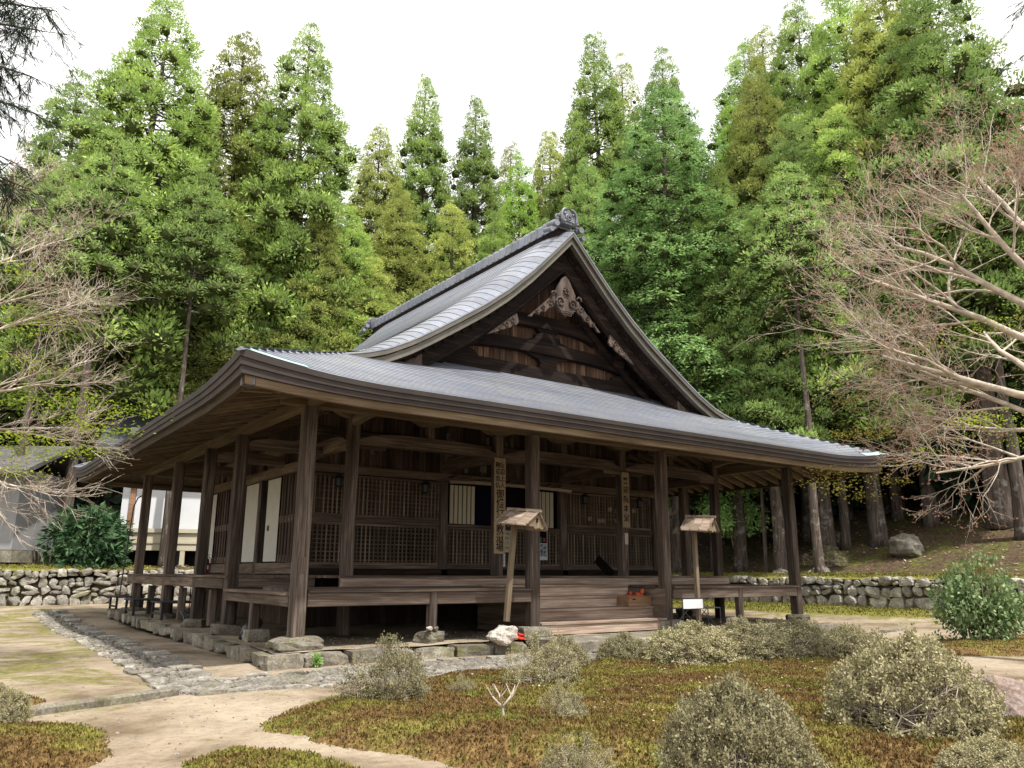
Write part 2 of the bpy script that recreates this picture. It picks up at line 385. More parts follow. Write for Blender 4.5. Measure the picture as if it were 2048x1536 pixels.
# leaf litter on the wooded slopes above the walls
_cl = ramp(gt, [(0.34, (0.035, 0.022, 0.013)), (0.5, (0.085, 0.056, 0.034)), (0.62, (0.155, 0.110, 0.065)), (0.72, (0.30, 0.24, 0.16))]); gt.links.new(_n2, _cl.inputs[0])
_cg = ramp(gt, [(0.4, (0.055, 0.060, 0.018)), (0.62, (0.15, 0.15, 0.035))]); gt.links.new(_n2, _cg.inputs[0])
_lit = mixc(gt, _mr(_nm, 0.47, 0.60), _cl.outputs[0], _cg.outputs[0])
_col = mixc(gt, _mr(_sep.outputs[2], 0.70, 0.85), _col, _lit)
_col = mixc(gt, 1.0, _col, (GK, GK, GK), 'MULTIPLY')
gt.links.new(_col, gb.inputs['Base Color'])
_hb = _op('ADD', _op('MULTIPLY', _n2, 0.6), _op('MULTIPLY', _n3, 0.4)); bump(gt, gb, _hb, 0.55, 0.03)
EARTH = gm
_xs = np.concatenate([np.arange(-260, -30, 23), np.arange(-30, -10, 1.0), np.arange(-10, 18, 0.35), np.arange(18, 21.9, 0.5), [21.98, 22.22], np.arange(22.6, 48, 0.7), np.arange(50, 300, 24)])
_ys = np.concatenate([np.arange(-120, -16, 13), np.arange(-16, 12, 0.35), np.arange(12, 19.9, 0.6), [19.98, 20.22], np.arange(20.7, 50, 0.9), np.arange(52, 320, 24)])
_X, _Y = np.meshgrid(_xs, _ys, indexing='ij'); _Z = GZ_(_X, _Y)
_Z = _Z - 0.10*((_X > -0.5) & (_X < 15.0) & (_Y > -0.5) & (_Y < 15))
ground = inst(grid_mesh('ground', np.stack([_X, _Y, _Z], -1), EARTH), 'ground'); tag(ground, kind='structure')

# rocks: shared meshes
def rock_mesh(name, seed, mat, sub=2, rough=0.22, boxy=0.0, flatten=1.0):
    r = random.Random(seed); bm = bmesh.new(); bmesh.ops.create_icosphere(bm, subdivisions=sub, radius=1.0)
    ks = [(Vector((r.gauss(0, 1), r.gauss(0, 1), r.gauss(0, 1))).normalized(), r.uniform(0.55, 0.95)) for _ in range(9)]
    ph = [r.uniform(0, 6) for _ in range(6)]
    for v in bm.verts:
        p = v.co.copy()
        if boxy:
            m = max(abs(p.x), abs(p.y), abs(p.z)); p = p.lerp(p/m, boxy)
        for n, d in ks:
            e = p.dot(n)-d*(1+boxy*0.55)
            if e > 0: p -= n*e*0.85
        k = 1+rough*0.5*(math.sin(3.1*p.x+ph[0])*math.cos(2.7*p.y+ph[1])+0.6*math.sin(5.3*p.z+ph[2]+2*p.x)+0.3*math.sin(9*p.y+ph[3]+4*p.z))
        v.co = p*k; v.co.z *= flatten
    xs = [max(abs(v.co[i]) for v in bm.verts) for i in range(3)]
    for v in bm.verts: v.co = Vector((v.co.x/xs[0], v.co.y/xs[1], v.co.z/xs[2]))
    me = bpy.data.meshes.new(name); bm.to_mesh(me); bm.free(); me.materials.append(mat)
    return me
def block_mesh(name, seed, mat, cuts=3, rnd_=0.25, skew=0.15, rough=0.06, chips=3):
    """roughly squared stone: a subdivided cube with worn corners, knocked-off planes and uneven faces"""
    r = random.Random(seed); bm = bmesh.new(); bmesh.ops.create_cube(bm, size=2.0); bmesh.ops.subdivide_edges(bm, edges=bm.edges[:], cuts=cuts, use_grid_fill=True)
    ks = [(Vector((r.choice((-1, 1))*r.uniform(0.3, 1), r.uniform(-0.6, 0.6), r.choice((-1, 1))*r.uniform(0.3, 1))).normalized(), r.uniform(0.95, 1.18)) for _ in range(chips)]
    sk = [r.uniform(-skew, skew) for _ in range(4)]; ph = [r.uniform(0, 6) for _ in range(6)]
    for v in bm.verts:
        p = v.co.copy(); s = p.normalized()*1.18; p = p.lerp(s, rnd_)
        for n, d in ks:
            e = p.dot(n)-d
            if e > 0: p -= n*e*0.9
        x, z = p.x, p.z
        p.x *= 1+sk[0]*z; p.z *= 1+sk[1]*x; p.x += sk[2]*z; p.z += sk[3]*x
        k = rough*(math.sin(4.1*p.x+ph[0]+2*p.z)*math.cos(3.7*p.y+ph[1])+0.6*math.sin(7.3*p.z+ph[2]+3*p.x)+0.5*math.sin(8.1*p.y+ph[3]))
        v.co = p*(1+k)
    m = [max(abs(v.co[i]) for v in bm.verts) for i in range(3)]
    for v in bm.verts: v.co = Vector((v.co.x/m[0], v.co.y/m[1], v.co.z/m[2]))
    me = bpy.data.meshes.new(name); bm.to_mesh(me); bm.free(); me.materials.append(mat); return me
WALLSTONES = [block_mesh('stone', 100+i, STONE, 2, 0.30, 0.22, 0.07, 5) for i in range(14)]
KERBSTONES = [block_mesh('kerb_stone', 200+i, KERB, 3, 0.10, 0.05, 0.035, 2) for i in range(7)]
SLABSTONES = [block_mesh('edging_stone', 250+i, GRAV, 2, 0.18, 0.15, 0.08, 4) for i in range(7)]

# ---- retaining walls of piled stones
def stone_wall(label, p0, p1, zb, zt, nrm, seed, rows):
    r = random.Random(seed)
    root = empty('stone_wall', (p0[0], p0[1], zb), label=label, cat='stone wall', kind='thing')
    dx, dy = p1[0]-p0[0], p1[1]-p0[1]; ln = math.hypot(dx, dy); ux, uy = dx/ln, dy/ln; ang = math.atan2(uy, ux)
    # dark packed earth behind the stones
    b = MB(); b.box(0, ln, 0.10, 0.30, -0.25, zt-zb-0.08)
    inst(b.mesh('wall_core', EARTHCORE), 'wall_core', root, rot=(0, 0, ang))
    z = 0.0; tot = sum(rows)
    for ri, rh in enumerate(rows):
        h = rh/tot*(zt-zb); s = -r.uniform(0, 0.2)
        while s < ln:
            w = h*(r.uniform(0.7, 1.3) if r.random() < 0.6 else r.uniform(1.3, 2.1))
            wave = 0.16*h*math.sin(s*1.9+ri*2.1+seed)*(0 if ri == 0 else 1)
            spl = ri > 0 and r.random() < 0.30
            for part in ((0, 1) if spl else (0,)):
                hh = h*(0.5 if spl else r.uniform(0.92, 1.22)); zc = z+h/2+wave+((part-0.5)*h*0.5 if spl else 0)
                o = inst(r.choice(WALLSTONES), 'stone', root, (ux*(s+w/2), uy*(s+w/2), zc), (r.uniform(-0.15, 0.15), r.uniform(-0.30, 0.30), ang+r.uniform(-0.18, 0.18)+(PI if r.random() < 0.5 else 0)),
                         (w*0.515, r.uniform(0.15, 0.23), hh*0.515))
                o.location.x += nrm[0]*r.uniform(-0.02, 0.09); o.location.y += nrm[1]*r.uniform(-0.02, 0.09)
            s += w*0.985
        z += h
    return root
EARTHCORE = flat('dark_packed_earth', (0.035, 0.028, 0.020), 0.95, 0.1, var=0.4, nscale=12)
stone_wall('low retaining wall of pale piled stones below the wooded slope on the right', (22.05, 17.5), (22.05, -4.2), -0.14, 0.93, (-1, 0), 5, [1.35, 1.1, 0.9])
stone_wall('mossy retaining wall of piled stones behind the black benches, left of the hall', (-3.6, 20.05), (7.5, 20.05), -0.20, 1.10, (0, -1), 9, [1.2, 1.0, 1.0, 0.8])

# ---- hall platform and kerb
plat = MB(); plat.box(-0.42, 15.0, -0.42, 14.6, -0.8, -0.23)
pm = grid_mesh('hall_platform', np.stack(np.meshgrid(np.linspace(-0.45, 15.2, 60), np.linspace(-0.45, 14.8, 60), indexing='ij') + [np.zeros((60, 60))], -1), EARTH)
_co = np.zeros(60*60*3, np.float32); pm.vertices.foreach_get('co', _co); _co = _co.reshape(-1, 3)
_co[:, 2] = -0.235 + 0.02*wob(_co[:, 0], _co[:, 1], 2.2, 0.3) + 0.012*wob(_co[:, 0], _co[:, 1], 7, 1) + 0.12*sstep(3, 13, _co[:, 1])
pm.vertices.foreach_set('co', _co.ravel()); pm.update()
platform = inst(pm, 'hall_platform'); tag(platform, kind='structure')
kerb = empty('stone_kerb', (-0.5, -0.5, -0.45), label='row of low squared kerb stones edging the earth platform under the hall', cat='kerb', kind='thing')
def put(me, name, parent, wloc, rot, sc):
    p = parent.location; return inst(me, name, parent, (wloc[0]-p.x, wloc[1]-p.y, wloc[2]-p.z), rot, sc)
r_ = random.Random(31); s = -0.72
while s < 4.5:
    w = r_.uniform(0.45, 0.95); w = 0.62 if s < -0.6 else w
    put(r_.choice(KERBSTONES), 'kerb_stone', kerb, (s+w/2, -0.52+r_.uniform(-0.03, 0.03), -0.375), (r_.uniform(-0.05, 0.05), r_.uniform(-0.04, 0.04), r_.uniform(-0.05, 0.05)), (w*0.51, 0.20, r_.uniform(0.11, 0.16)))
    s += w+0.01
s = 9.6
while s < 15.0:
    w = r_.uniform(0.5, 1.0)
    put(r_.choice(KERBSTONES), 'kerb_stone', kerb, (s+w/2, -0.52, -0.40), (0, r_.uniform(-0.04, 0.04), r_.uniform(-0.05, 0.05)), (w*0.5, 0.18, 0.15)); s += w+0.02
s = -0.25
while s < 14.0:
    w = r_.uniform(0.40, 1.0)
    put(r_.choice(KERBSTONES), 'kerb_stone', kerb, (-0.52+r_.uniform(-0.04, 0.04), s+w/2, -0.36+0.012*s), (r_.uniform(-0.06, 0.06), r_.uniform(-0.06, 0.06), PI/2+r_.uniform(-0.1, 0.1)), (w*0.51, r_.uniform(0.11, 0.17), r_.uniform(0.09, 0.14))); s += w+0.01
# stone slab before the steps
sl = MB(); sl.box(4.75, 9.55, -1.75, -0.45, -0.42, -0.20)
_o = sl.build('stone_slab', KERB, bevel=0.02); tag(_o, 'long pale stone slab at the foot of the wooden steps', 'stone slab', kind='thing')

# ---- rain gutter: flat edging stones and a gravel fill
gut = empty('rain_gutter', (-2.0, -2.0, -0.45), label='gravel-filled rain gutter edged with flat stones following the drip line of the eaves', cat='gutter', kind='thing')
def edge_run(p0, p1, n, wid, zc, seed):
    r = random.Random(seed)
    for i in range(n):
        t = (i+0.5)/n; x = p0[0]+(p1[0]-p0[0])*t; y = p0[1]+(p1[1]-p0[1])*t
        ang = math.atan2(p1[1]-p0[1], p1[0]-p0[0]); L_ = math.hypot(p1[0]-p0[0], p1[1]-p0[1])/n
        put(r.choice(SLABSTONES), 'edging_stone', gut, (x+r.uniform(-0.05, 0.05), y+r.uniform(-0.05, 0.05), gz(x, y)+zc+r.uniform(-0.015, 0.015)),
            (r.uniform(-0.06, 0.06), r.uniform(-0.06, 0.06), ang+r.uniform(-0.15, 0.15)), (L_*0.52, wid*r.uniform(0.75, 1.2), 0.075))
edge_run((-1.75, -1.4), (-1.62, 17.0), 44, 0.20, -0.01, 1)
edge_run((-1.8, -1.45), (4.8, -1.55), 14, 0.13, -0.005, 2)
edge_run((9.4, -1.65), (16.5, -1.65), 12, 0.13, -0.02, 3)
edge_run((-2.5, -2.6), (-2.28, 16.0), 30, 0.09, -0.035, 4)
edge_run((-2.35, -2.72), (4.9, -2.55), 18, 0.08, -0.03, 6)
# gravel (uncounted): small stones packed between the edgings
def gravel_mesh(name, pts, smin, smax, seed, mat):
    rng = np.random.default_rng(seed)
    bm = bmesh.new(); bmesh.ops.create_icosphere(bm, subdivisions=1, radius=1.0); bm.verts.ensure_lookup_table()
    bv = np.array([v.co for v in bm.verts]); bf = np.array([[v.index for v in f.verts] for f in bm.faces]); bm.free()
    n = len(pts); sz = smin + (smax-smin)*rng.random(n)**2.2
    a = rng.random(n)*6.28; jit = 1+0.35*(rng.random((n, len(bv), 1))-0.5)
    v = bv[None]*jit*sz[:, None, None]*np.stack([rng.uniform(0.8, 1.5, n), rng.uniform(0.6, 1.0, n), rng.uniform(0.45, 0.8, n)], -1)[:, None]
    c, s_ = np.cos(a)[:, None], np.sin(a)[:, None]
    x = v[..., 0]*c-v[..., 1]*s_; y = v[..., 0]*s_+v[..., 1]*c
    v = np.stack([x, y, v[..., 2]], -1) + pts[:, None]
    return np_mesh(name, v[:, bf].reshape(-1, 3), mat, 3)
rg = np.random.default_rng(3)
_pl = np.stack([rg.uniform(-2.42, -1.85, 1900), rg.uniform(-2.6, 16.5, 1900), np.zeros(1900)], 1)
_pf = np.stack([rg.uniform(-2.4, 5.2, 2300), rg.uniform(-2.65, -1.55, 2300), np.zeros(2300)], 1)
_pp = np.concatenate([_pl, _pf]); _pp[:, 2] = GZ_(_pp[:, 0], _pp[:, 1])+0.004
o = inst(gravel_mesh('gravel', _pp - np.array(gut.location), 0.025, 0.095, 4, GRAV), 'gravel', gut); tag(o, kind='stuff')
_ps = np.stack([rg.uniform(-0.4, 5.0, 420), rg.uniform(-0.35, 2.2, 420), np.full(420, -0.225)], 1)
_pq = np.stack([rg.uniform(-5.5, 2, 500), rg.uniform(-7.5, -2.8, 500), np.zeros(500)], 1); _pq[:, 2] = GZ_(_pq[:, 0], _pq[:, 1])
o = inst(gravel_mesh('gravel', np.concatenate([_ps, _pq]), 0.006, 0.032, 8, GRAV), 'gravel'); tag(o, 'loose pebbles scattered over the bare earth before the hall', 'gravel', kind='stuff')
lg = MB(); _a = Vector((-4.55, -3.45, -0.44)); _b = Vector((-2.5, -2.55, -0.44))
lg.bar(_a, _b, 0.15, 0.15); lg.bar(_a+Vector((-.5, -.25, -.03)), _a+Vector((-.03, -.02, -.02)), 0.13, 0.11)
_o = lg.build('edging_curb', KERB, bevel=0.02); tag(_o, 'straight pale stone edging bar crossing the bare earth at the lower left', 'edging stone', kind='thing')
# ================================================================== the hall
W, P1, P2 = 14.23, 5.11, 9.10
IX = [1.95, 5.84, 10.02, 13.91]; YA, YC = 2.39, 5.0
LY = [3.92, 6.38, 9.47, 13.39]
ZL, ZU, H = 0.76, 0.98, 4.0
RX0, RX1, RY0, RY1, XC = -1.90, 16.30, -1.90, 15.4, 7.2
YV, YB, YG, YR = 0.95, 1.38, 2.2, 12.6          # front verge, bargeboard, gable wall, rear verge
hall = empty('temple_hall', (0, 0, 0), label='old wooden temple hall with curved copper roof, open veranda and carved gable', cat='temple hall')
def M(t): return 4.12 + 0.36*t + 0.0225*t*t + 0.001*t**3
def lift(u): return 0.24*max(0.0, 1-u/2.9)**2.2
VX = [1.0, 1.5, 2.0, 2.6, 3.2, 3.8, 4.5, 5.2, 5.94, 6.65, 7.2]
VZ = [5.41, 5.52, 5.69, 5.99, 6.36, 6.75, 7.22, 7.76, 8.43, 9.16, 9.74]
def V(x):
    x = x if x <= XC else 2*XC-x
    return float(np.interp(x, VX, VZ))
def zmain(t, u): return M(t) + lift(max(0.0, u-t))*max(0.0, 1-(max(t, 0.0)/3.4)**1.5)

# ---- copper roof: courses of sheet, each lapping the one below
roof = MB()
roof = empty('roof', parent=hall)
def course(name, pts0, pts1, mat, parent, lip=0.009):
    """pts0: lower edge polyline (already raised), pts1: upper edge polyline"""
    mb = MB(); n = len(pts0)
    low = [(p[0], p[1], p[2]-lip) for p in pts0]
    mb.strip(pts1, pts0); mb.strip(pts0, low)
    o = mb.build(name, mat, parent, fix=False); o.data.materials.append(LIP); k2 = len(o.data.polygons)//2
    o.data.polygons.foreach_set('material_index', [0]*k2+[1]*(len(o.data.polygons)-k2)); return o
STEP = 0.166
def front_course(t0, t1, n=46):
    a = []; b = []
    for i in range(n+1):
        for t, lst, up in ((t0, a, 0.0085), (t1, b, 0.001)):
            x = RX0+t + (RX1-RX0-2*t)*i/n
            u = min(x-RX0, RX1-x); lst.append((x, RY0+t, zmain(t, u)+up))
    return a, b
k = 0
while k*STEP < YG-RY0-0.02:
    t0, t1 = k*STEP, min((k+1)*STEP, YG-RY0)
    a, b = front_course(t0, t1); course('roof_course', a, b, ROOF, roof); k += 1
def vdrop(x): return max(0.0, M((x if x <= XC else 2*XC-x)-RX0)-V(x))
def side_point(t, y, up, sgn):
    x = RX0+t; u = min(y-RY0, RY1-y); z = zmain(t, u)+up
    if x > 0.95:
        z -= vdrop(x)*((1-min(1, max(0, (y-YV)/1.25)))**2 + (1-min(1, max(0, (YR-y)/1.25)))**2)
    return (x if sgn < 0 else 2*XC-x, y, z)
def side_course(t0, t1, sgn):
    tm = t0
    ya = RY0+tm if tm < 2.82 else YV; yb = RY1-tm if tm < 2.82 else YR
    if tm < 2.82: ys = list(np.linspace(ya, yb, 30))
    else: ys = [YV, 1.02, 1.1, 1.2, 1.32, 1.45, 1.6, 1.78, 2.0, 2.2, 2.6] + list(np.linspace(3.2, YR-1.5, 9)) + [YR-1.2, YR-0.9, YR-0.6, YR-0.3, YR]
    return [side_point(t0, y, 0.013, sgn) for y in ys], [side_point(t1, y, 0.002, sgn) for y in ys]
k = 0; TT = XC-RX0
far = MB()
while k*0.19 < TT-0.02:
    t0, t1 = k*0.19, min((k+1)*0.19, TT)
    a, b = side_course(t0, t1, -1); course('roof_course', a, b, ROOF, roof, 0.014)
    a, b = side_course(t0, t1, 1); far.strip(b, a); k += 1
far.strip(*[[(RX0+t+(RX1-RX0-2*t)*i/20, RY1-t, M(t)) for i in range(21)] for t in (2.9, 0.0)])
far.build('roof_slope', ROOF, roof)
# folded sheet capping each hip
for sx, sy in ((1, 1), (-1, 1), (1, -1), (-1, -1)):
    hp = []
    for t in np.linspace(-0.01, 2.86, 24):
        hp.append(Vector((RX0+t if sx > 0 else RX1-t, RY0+t if sy > 0 else RY1-t, zmain(t, t)+0.012)))
    dn = Vector((sx, -sy, 0)).normalized()*0.07
    mb = MB(); mb.slab([q+dn-Vector((0, 0, 0.035)) for q in hp], [q+Vector((0, 0, 0.012)) for q in hp], [q-dn-Vector((0, 0, 0.035)) for q in hp], [q-Vector((0, 0, 0.05)) for q in hp]); mb.build('hip_cap', ROOF, roof)
# patina on the two front tips (sheet cut to the corner)
for sx in (0, 1):
    pm_ = MB(); A = []; B = []
    for i in range(13):
        u = 1.1*i/12
        x = (RX0+u if sx == 0 else RX1-u)
        A.append((x, RY0-0.006, zmain(0, u)+0.022)); t = min(u, 0.16); B.append((x, RY0+t, zmain(t, u)+0.024))
    pm_.strip(B, A); pm_.build('eave_tip_sheet', PATINA, roof)
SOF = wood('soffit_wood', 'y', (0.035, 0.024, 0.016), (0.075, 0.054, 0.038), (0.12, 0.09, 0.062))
# eave fascia: three stepped bands round the four sides, upswept at the corners
def eave_path(side, inset, dz_fn):
    pts = []; n = 60
    for i in range(n+1):
        if side == 'front': x = RX0+inset+(RX1-RX0-2*inset)*i/n; y = RY0+inset; u = min(x-RX0, RX1-x)
        elif side == 'back': x = RX0+inset+(RX1-RX0-2*inset)*i/n; y = RY1-inset; u = min(x-RX0, RX1-x)
        elif side == 'left': y = RY0+inset+(RY1-RY0-2*inset)*i/n; x = RX0+inset; u = min(y-RY0, RY1-y)
        else: y = RY0+inset+(RY1-RY0-2*inset)*i/n; x = RX1-inset; u = min(y-RY0, RY1-y)
        l = lift(u); pts.append((x, y, 4.12+l+dz_fn(l/0.24)))
    return pts
def th(c): return 0.25+0.09*c
for side in ('front', 'left', 'right', 'back'):
    for name, i0, f0, f1, mt in (('eave_edge_sheet', 0.0, -0.02, 0.30, ROOF), ('fascia_board', 0.035, 0.31, 0.64, FASC), ('fascia_board', 0.075, 0.65, 1.0, FASC)):
        mb = MB()
        a = eave_path(side, i0, lambda c: -f0*th(c)); b = eave_path(side, i0+0.012, lambda c: -f1*th(c))
        cc = eave_path(side, i0+0.24, lambda c: -f1*th(c)); dd = eave_path(side, i0+0.24, lambda c: -f0*th(c)+(0.0 if f0 > 0 else 0.0))
        mb.slab(a, b, cc, dd); mb.build(name, mt if mt != ROOF else FASC, roof)
    mb = MB(); top = lambda c: -1.01*th(c); bot = lambda c: -1.01*th(c)-0.13
    mb.slab(eave_path(side, 0.15, top), eave_path(side, 0.165, bot), eave_path(side, 0.25, bot), eave_path(side, 0.25, top))
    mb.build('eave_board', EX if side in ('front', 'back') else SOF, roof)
# soffit boards and rafters
def zs(d): return 3.90 + 0.262*(d+1.65)          # underside of soffit at distance d inside the post line
def zsl(d, u): return zs(d) + lift(u)*max(0.0, min(1.0, -d/1.65))
for side in ('front', 'left', 'right', 'back'):
    n = 44; rows = []
    for j, d in enumerate(np.linspace(-1.68, 5.05, 12)):
        row = []
        for i in range(n+1):
            if side in ('front', 'back'):
                x0, x1 = RX0+(d+1.87), RX1-(d+1.87); x = x0+(x1-x0)*i/n; u = min(x-RX0, RX1-x); y = d if side == 'front' else RY1-1.87-d
            else:
                y0, y1 = RY0+(d+1.87), RY1-(d+1.87); y = y0+(y1-y0)*i/n; u = min(y-RY0, RY1-y); x = d if side == 'left' else RX1-1.87-d
            row.append((x, y, zsl(d, u)))
        rows.append(row)
    mb = MB()
    for j in range(len(rows)-1): mb.strip(rows[j], rows[j+1])
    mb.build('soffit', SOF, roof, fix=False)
def rafter(p, q, mat): MB().bar(p, q, 0.10, 0.13).build('rafter', mat, roof)
x = RX0+0.42
while x < RX1-0.3:
    u = min(x-RX0, RX1-x); d1 = min(4.9, u-1.87-0.05)
    if d1 > -1.4: rafter((x, -1.63, zsl(-1.63, u)-0.06), (x, d1, zsl(d1, 9)-0.06), EY)
    x += 0.50
y = RY0+0.42
while y < RY1-0.3:
    u = min(y-RY0, RY1-y); d1 = min(1.9, u-1.87-0.05)
    if d1 > -1.4:
        rafter((-1.63, y, zsl(-1.63, u)-0.06), (d1, y, zsl(d1, 9)-0.06), EX)
        rafter((RX1-1.87+1.63, y, zsl(-1.63, u)-0.06), (RX1-1.87-d1, y, zsl(d1, 9)-0.06), EX)
    y += 0.44
for cx_, cy_, sx, sy in ((-1.66, -1.66, 1, 1), (RX1-0.21, -1.66, -1, 1), (-1.66, RY1-0.21, 1, -1), (RX1-0.21, RY1-0.21, -1, -1)):
    mb = MB(); mb.bar((cx_, cy_, zsl(-1.66, 0)-0.13), (cx_+sx*4.2, cy_+sy*4.2, zs(2.54)-0.12), 0.19, 0.26)
    hr = mb.build('hip_rafter', EX, roof, bevel=0.01)
    e = Vector((cx_, cy_, zsl(-1.66, 0)-0.13)); dr = Vector((sx, sy, 0)).normalized()
    MB().bar(e-dr*0.03, e+dr*0.22, 0.24, 0.31).build('rafter_cap', IRONGREY if sx == 1 else CV, hr, bevel=0.012)

# ---- ridge
ridge = empty('ridge', parent=roof)
ZR0 = M(TT)-0.14
for i in range(37):
    y0 = 1.36+i*(12.45-1.36)/37; y1 = y0+(12.45-1.36)/37
    w0 = 0.22
    prof = lambda s_: [(-0.21*s_, 0.08), (-0.18*s_, 0.36), (-0.11*s_, 0.44), (0.0, 0.47), (0.11*s_, 0.44), (0.18*s_, 0.36), (0.21*s_, 0.08)]
    mb = MB(); mb.prism(prof(1.0), lambda a, b, d: (XC+a, d, ZR0+b), y0+0.03, y1+0.005)
    mb.prism([(a*1.13, b+0.016) for a, b in prof(1.0)], lambda a, b, d: (XC+a, d, ZR0+b), y0-0.012, y0+0.045)
    mb.build('ridge_cover', ROOF, ridge)
MB().box(XC-0.17, XC+0.17, 1.35, 12.45, ZR0-0.1, ZR0+0.11).build('ridge_base', DX, ridge)
def oni(y, s):
    """ridge-end ornament: shield with crest, side scrolls and stacked round tile ends"""
    o = empty('ridge_end_ornament', parent=roof)
    mb = MB(); pl = [(-0.30, 0.0), (-0.34, 0.18), (-0.34, 0.36), (-0.28, 0.50), (-0.17, 0.58), (0, 0.61), (0.17, 0.58), (0.28, 0.50), (0.34, 0.36), (0.34, 0.18), (0.30, 0.0)]
    mb.prism(pl, lambda a, b, d: (XC+a, y+s*d, ZR0+0.02+b), 0.0, 0.34)
    mb.build('shield', TILE, o, bevel=0.015)
    mb = MB(); q = [Vector((XC+a*1.06, y+s*0.36, ZR0+0.02+b*1.04)) for a, b in pl]; mb.tube(q, 0.055, 8); mb.build('shield_rim', TILE, o, smooth=True)
    mb = MB(); ring = [Vector((XC+0.15*math.cos(a), y+s*0.36, ZR0+0.27+0.15*math.sin(a))) for a in np.linspace(0, 2*PI, 21)]
    mb.tube(ring, 0.028, 6, False)
    for kk in range(8):
        a = kk*PI/4; c = Vector((XC+0.08*math.cos(a), y+s*0.36, ZR0+0.27+0.08*math.sin(a))); mb.tube([c-Vector((0, .03, 0)), c+Vector((0, .03, 0))], 0.026, 6)
    for sx in (-1, 1):
        for b in (0.12, 0.44): mb.tube([(XC+sx*0.2, y+s*0.33, ZR0+b), (XC+sx*0.2, y+s*0.38, ZR0+b)], 0.05, 8)
    mb.build('crest', TILE, o, smooth=True)
    for sx in (-1, 1):
        mb = MB()
        for kk, (cx2, cz, r0) in enumerate(((0.45, 0.26, 0.15), (0.54, -0.02, 0.12))):
            sp = [Vector((XC+sx*(cx2+(r0*(1-a/14))*math.cos(a+2.2)), y+s*0.22, ZR0+cz+(r0*(1-a/14))*math.sin(a+2.2))) for a in np.linspace(0, 10, 40)]
            mb.tube(sp, [0.055*(1-i/52) for i in range(40)], 6)
        mb.build('scroll', TILE, o, smooth=True)
        mb = MB()
        for cx2, cz, r0, l0 in ((0.60, 0.0, 0.11, 0.50), (0.78, -0.26, 0.09, 0.42)):
            mb.tube([(XC+sx*cx2, y-s*0.16, ZR0+cz+0.02), (XC+sx*cx2, y-s*0.16+s*l0, ZR0+cz-0.06)], r0, 14)
            mb.tube([(XC+sx*cx2, y-s*0.16+s*l0, ZR0+cz-0.06), (XC+sx*cx2, y-s*0.13+s*l0, ZR0+cz-0.06)], r0*1.12, 14)
        mb.build('tile_end', TILE, o, smooth=False)
oni(1.36, -1); oni(12.45, 1)
for o_ in [o_ for o_ in SC.objects if o_.name.startswith('ridge_end_ornament')]:
    yy = 1.36 if o_.name == 'ridge_end_ornament' else 12.45; k_ = 0.70; o_.scale = (k_, k_, k_); o_.location = (XC*(1-k_), yy*(1-k_), (ZR0+0.1)*(1-k_)+0.10)

# ---- front gable: verge bands, bargeboards, boarding, beams, carvings
gable = empty('gable', parent=hall)
def verge_path(x0, x1, y, dz, n=34):
    return [(x, y, V(x)+(dz(x) if callable(dz) else dz)) for x in np.linspace(x0, x1, n)]
for sx in (-1, 1):
    X = (lambda x: x) if sx < 0 else (lambda x: 2*XC-x)
    a0, a1 = X(1.02), XC
    def band(name, y0, y1, z0, z1, mat, xa=a0, xb=a1):
        mb = MB(); mb.slab(verge_path(xa, xb, y0, z0), verge_path(xa, xb, y0, z1), verge_path(xa, xb, y1, z1), verge_path(xa, xb, y1, z0)); return mb.build(name, mat, gable)
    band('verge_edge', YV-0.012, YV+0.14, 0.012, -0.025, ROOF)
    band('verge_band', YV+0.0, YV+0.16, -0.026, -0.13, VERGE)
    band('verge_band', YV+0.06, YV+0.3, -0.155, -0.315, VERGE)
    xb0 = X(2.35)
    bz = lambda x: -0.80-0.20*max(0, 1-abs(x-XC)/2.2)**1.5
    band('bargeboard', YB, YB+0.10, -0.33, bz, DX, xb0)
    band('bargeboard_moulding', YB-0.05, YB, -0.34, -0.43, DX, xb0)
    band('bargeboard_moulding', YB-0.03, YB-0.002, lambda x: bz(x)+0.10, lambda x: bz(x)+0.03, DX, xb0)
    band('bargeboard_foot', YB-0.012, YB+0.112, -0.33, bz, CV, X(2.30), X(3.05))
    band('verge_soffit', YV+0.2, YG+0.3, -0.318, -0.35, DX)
    # purlin ends under the verge
    mb = MB()
    for q in np.linspace(1.6, 6.8, 22):
        x = X(q); mb.box(x-0.035, x+0.035, YV+0.32, YG, V(x)-0.43, V(x)-0.35)
    mb.build('verge_rafter', DX, gable)
    # slender second board further in, against the wall
    band('inner_bargeboard', YG-0.35, YG-0.28, lambda x: bz(x)+0.05, lambda x: bz(x)-0.14, DX, X(2.9))
# boarding
x = 3.2
while x < 2*XC-3.2:
    w = rnd.uniform(0.15, 0.21); top = min(V(x), V(x+w))-0.36
    if top > 6.0:
        mb = MB(); dy = rnd.uniform(0, 0.02)
        mb.add([(x+0.004, YG+dy, 5.9), (x+w-0.004, YG+dy, 5.9), (x+w-0.004, YG+dy, V(x+w)-0.4), (x+0.004, YG+dy, V(x)-0.4),
                (x+0.004, YG+0.05, 5.9), (x+w-0.004, YG+0.05, 5.9), (x+w-0.004, YG+0.05, V(x+w)-0.4), (x+0.004, YG+0.05, V(x)-0.4)],
               [(0, 1, 2, 3), (5, 4, 7, 6), (0, 4, 5, 1), (1, 5, 6, 2), (2, 6, 7, 3), (3, 7, 4, 0)])
        mb.build('gable_plank', GZ, gable)
    x += w
def arch_beam(name, x0, x1, y0, y1, zb, zt, sag_b, sag_t, mat, parent, n=24):
    def pl(y, z, s_): return [(x0+(x1-x0)*i/n, y, z-s_*(2*i/n-1)**4) for i in range(n+1)]
    mb = MB(); mb.slab(pl(y0, zt, sag_t), pl(y0, zb, sag_b), pl(y1, zb, sag_b), pl(y1, zt, sag_t)); return mb.build(name, mat, parent)
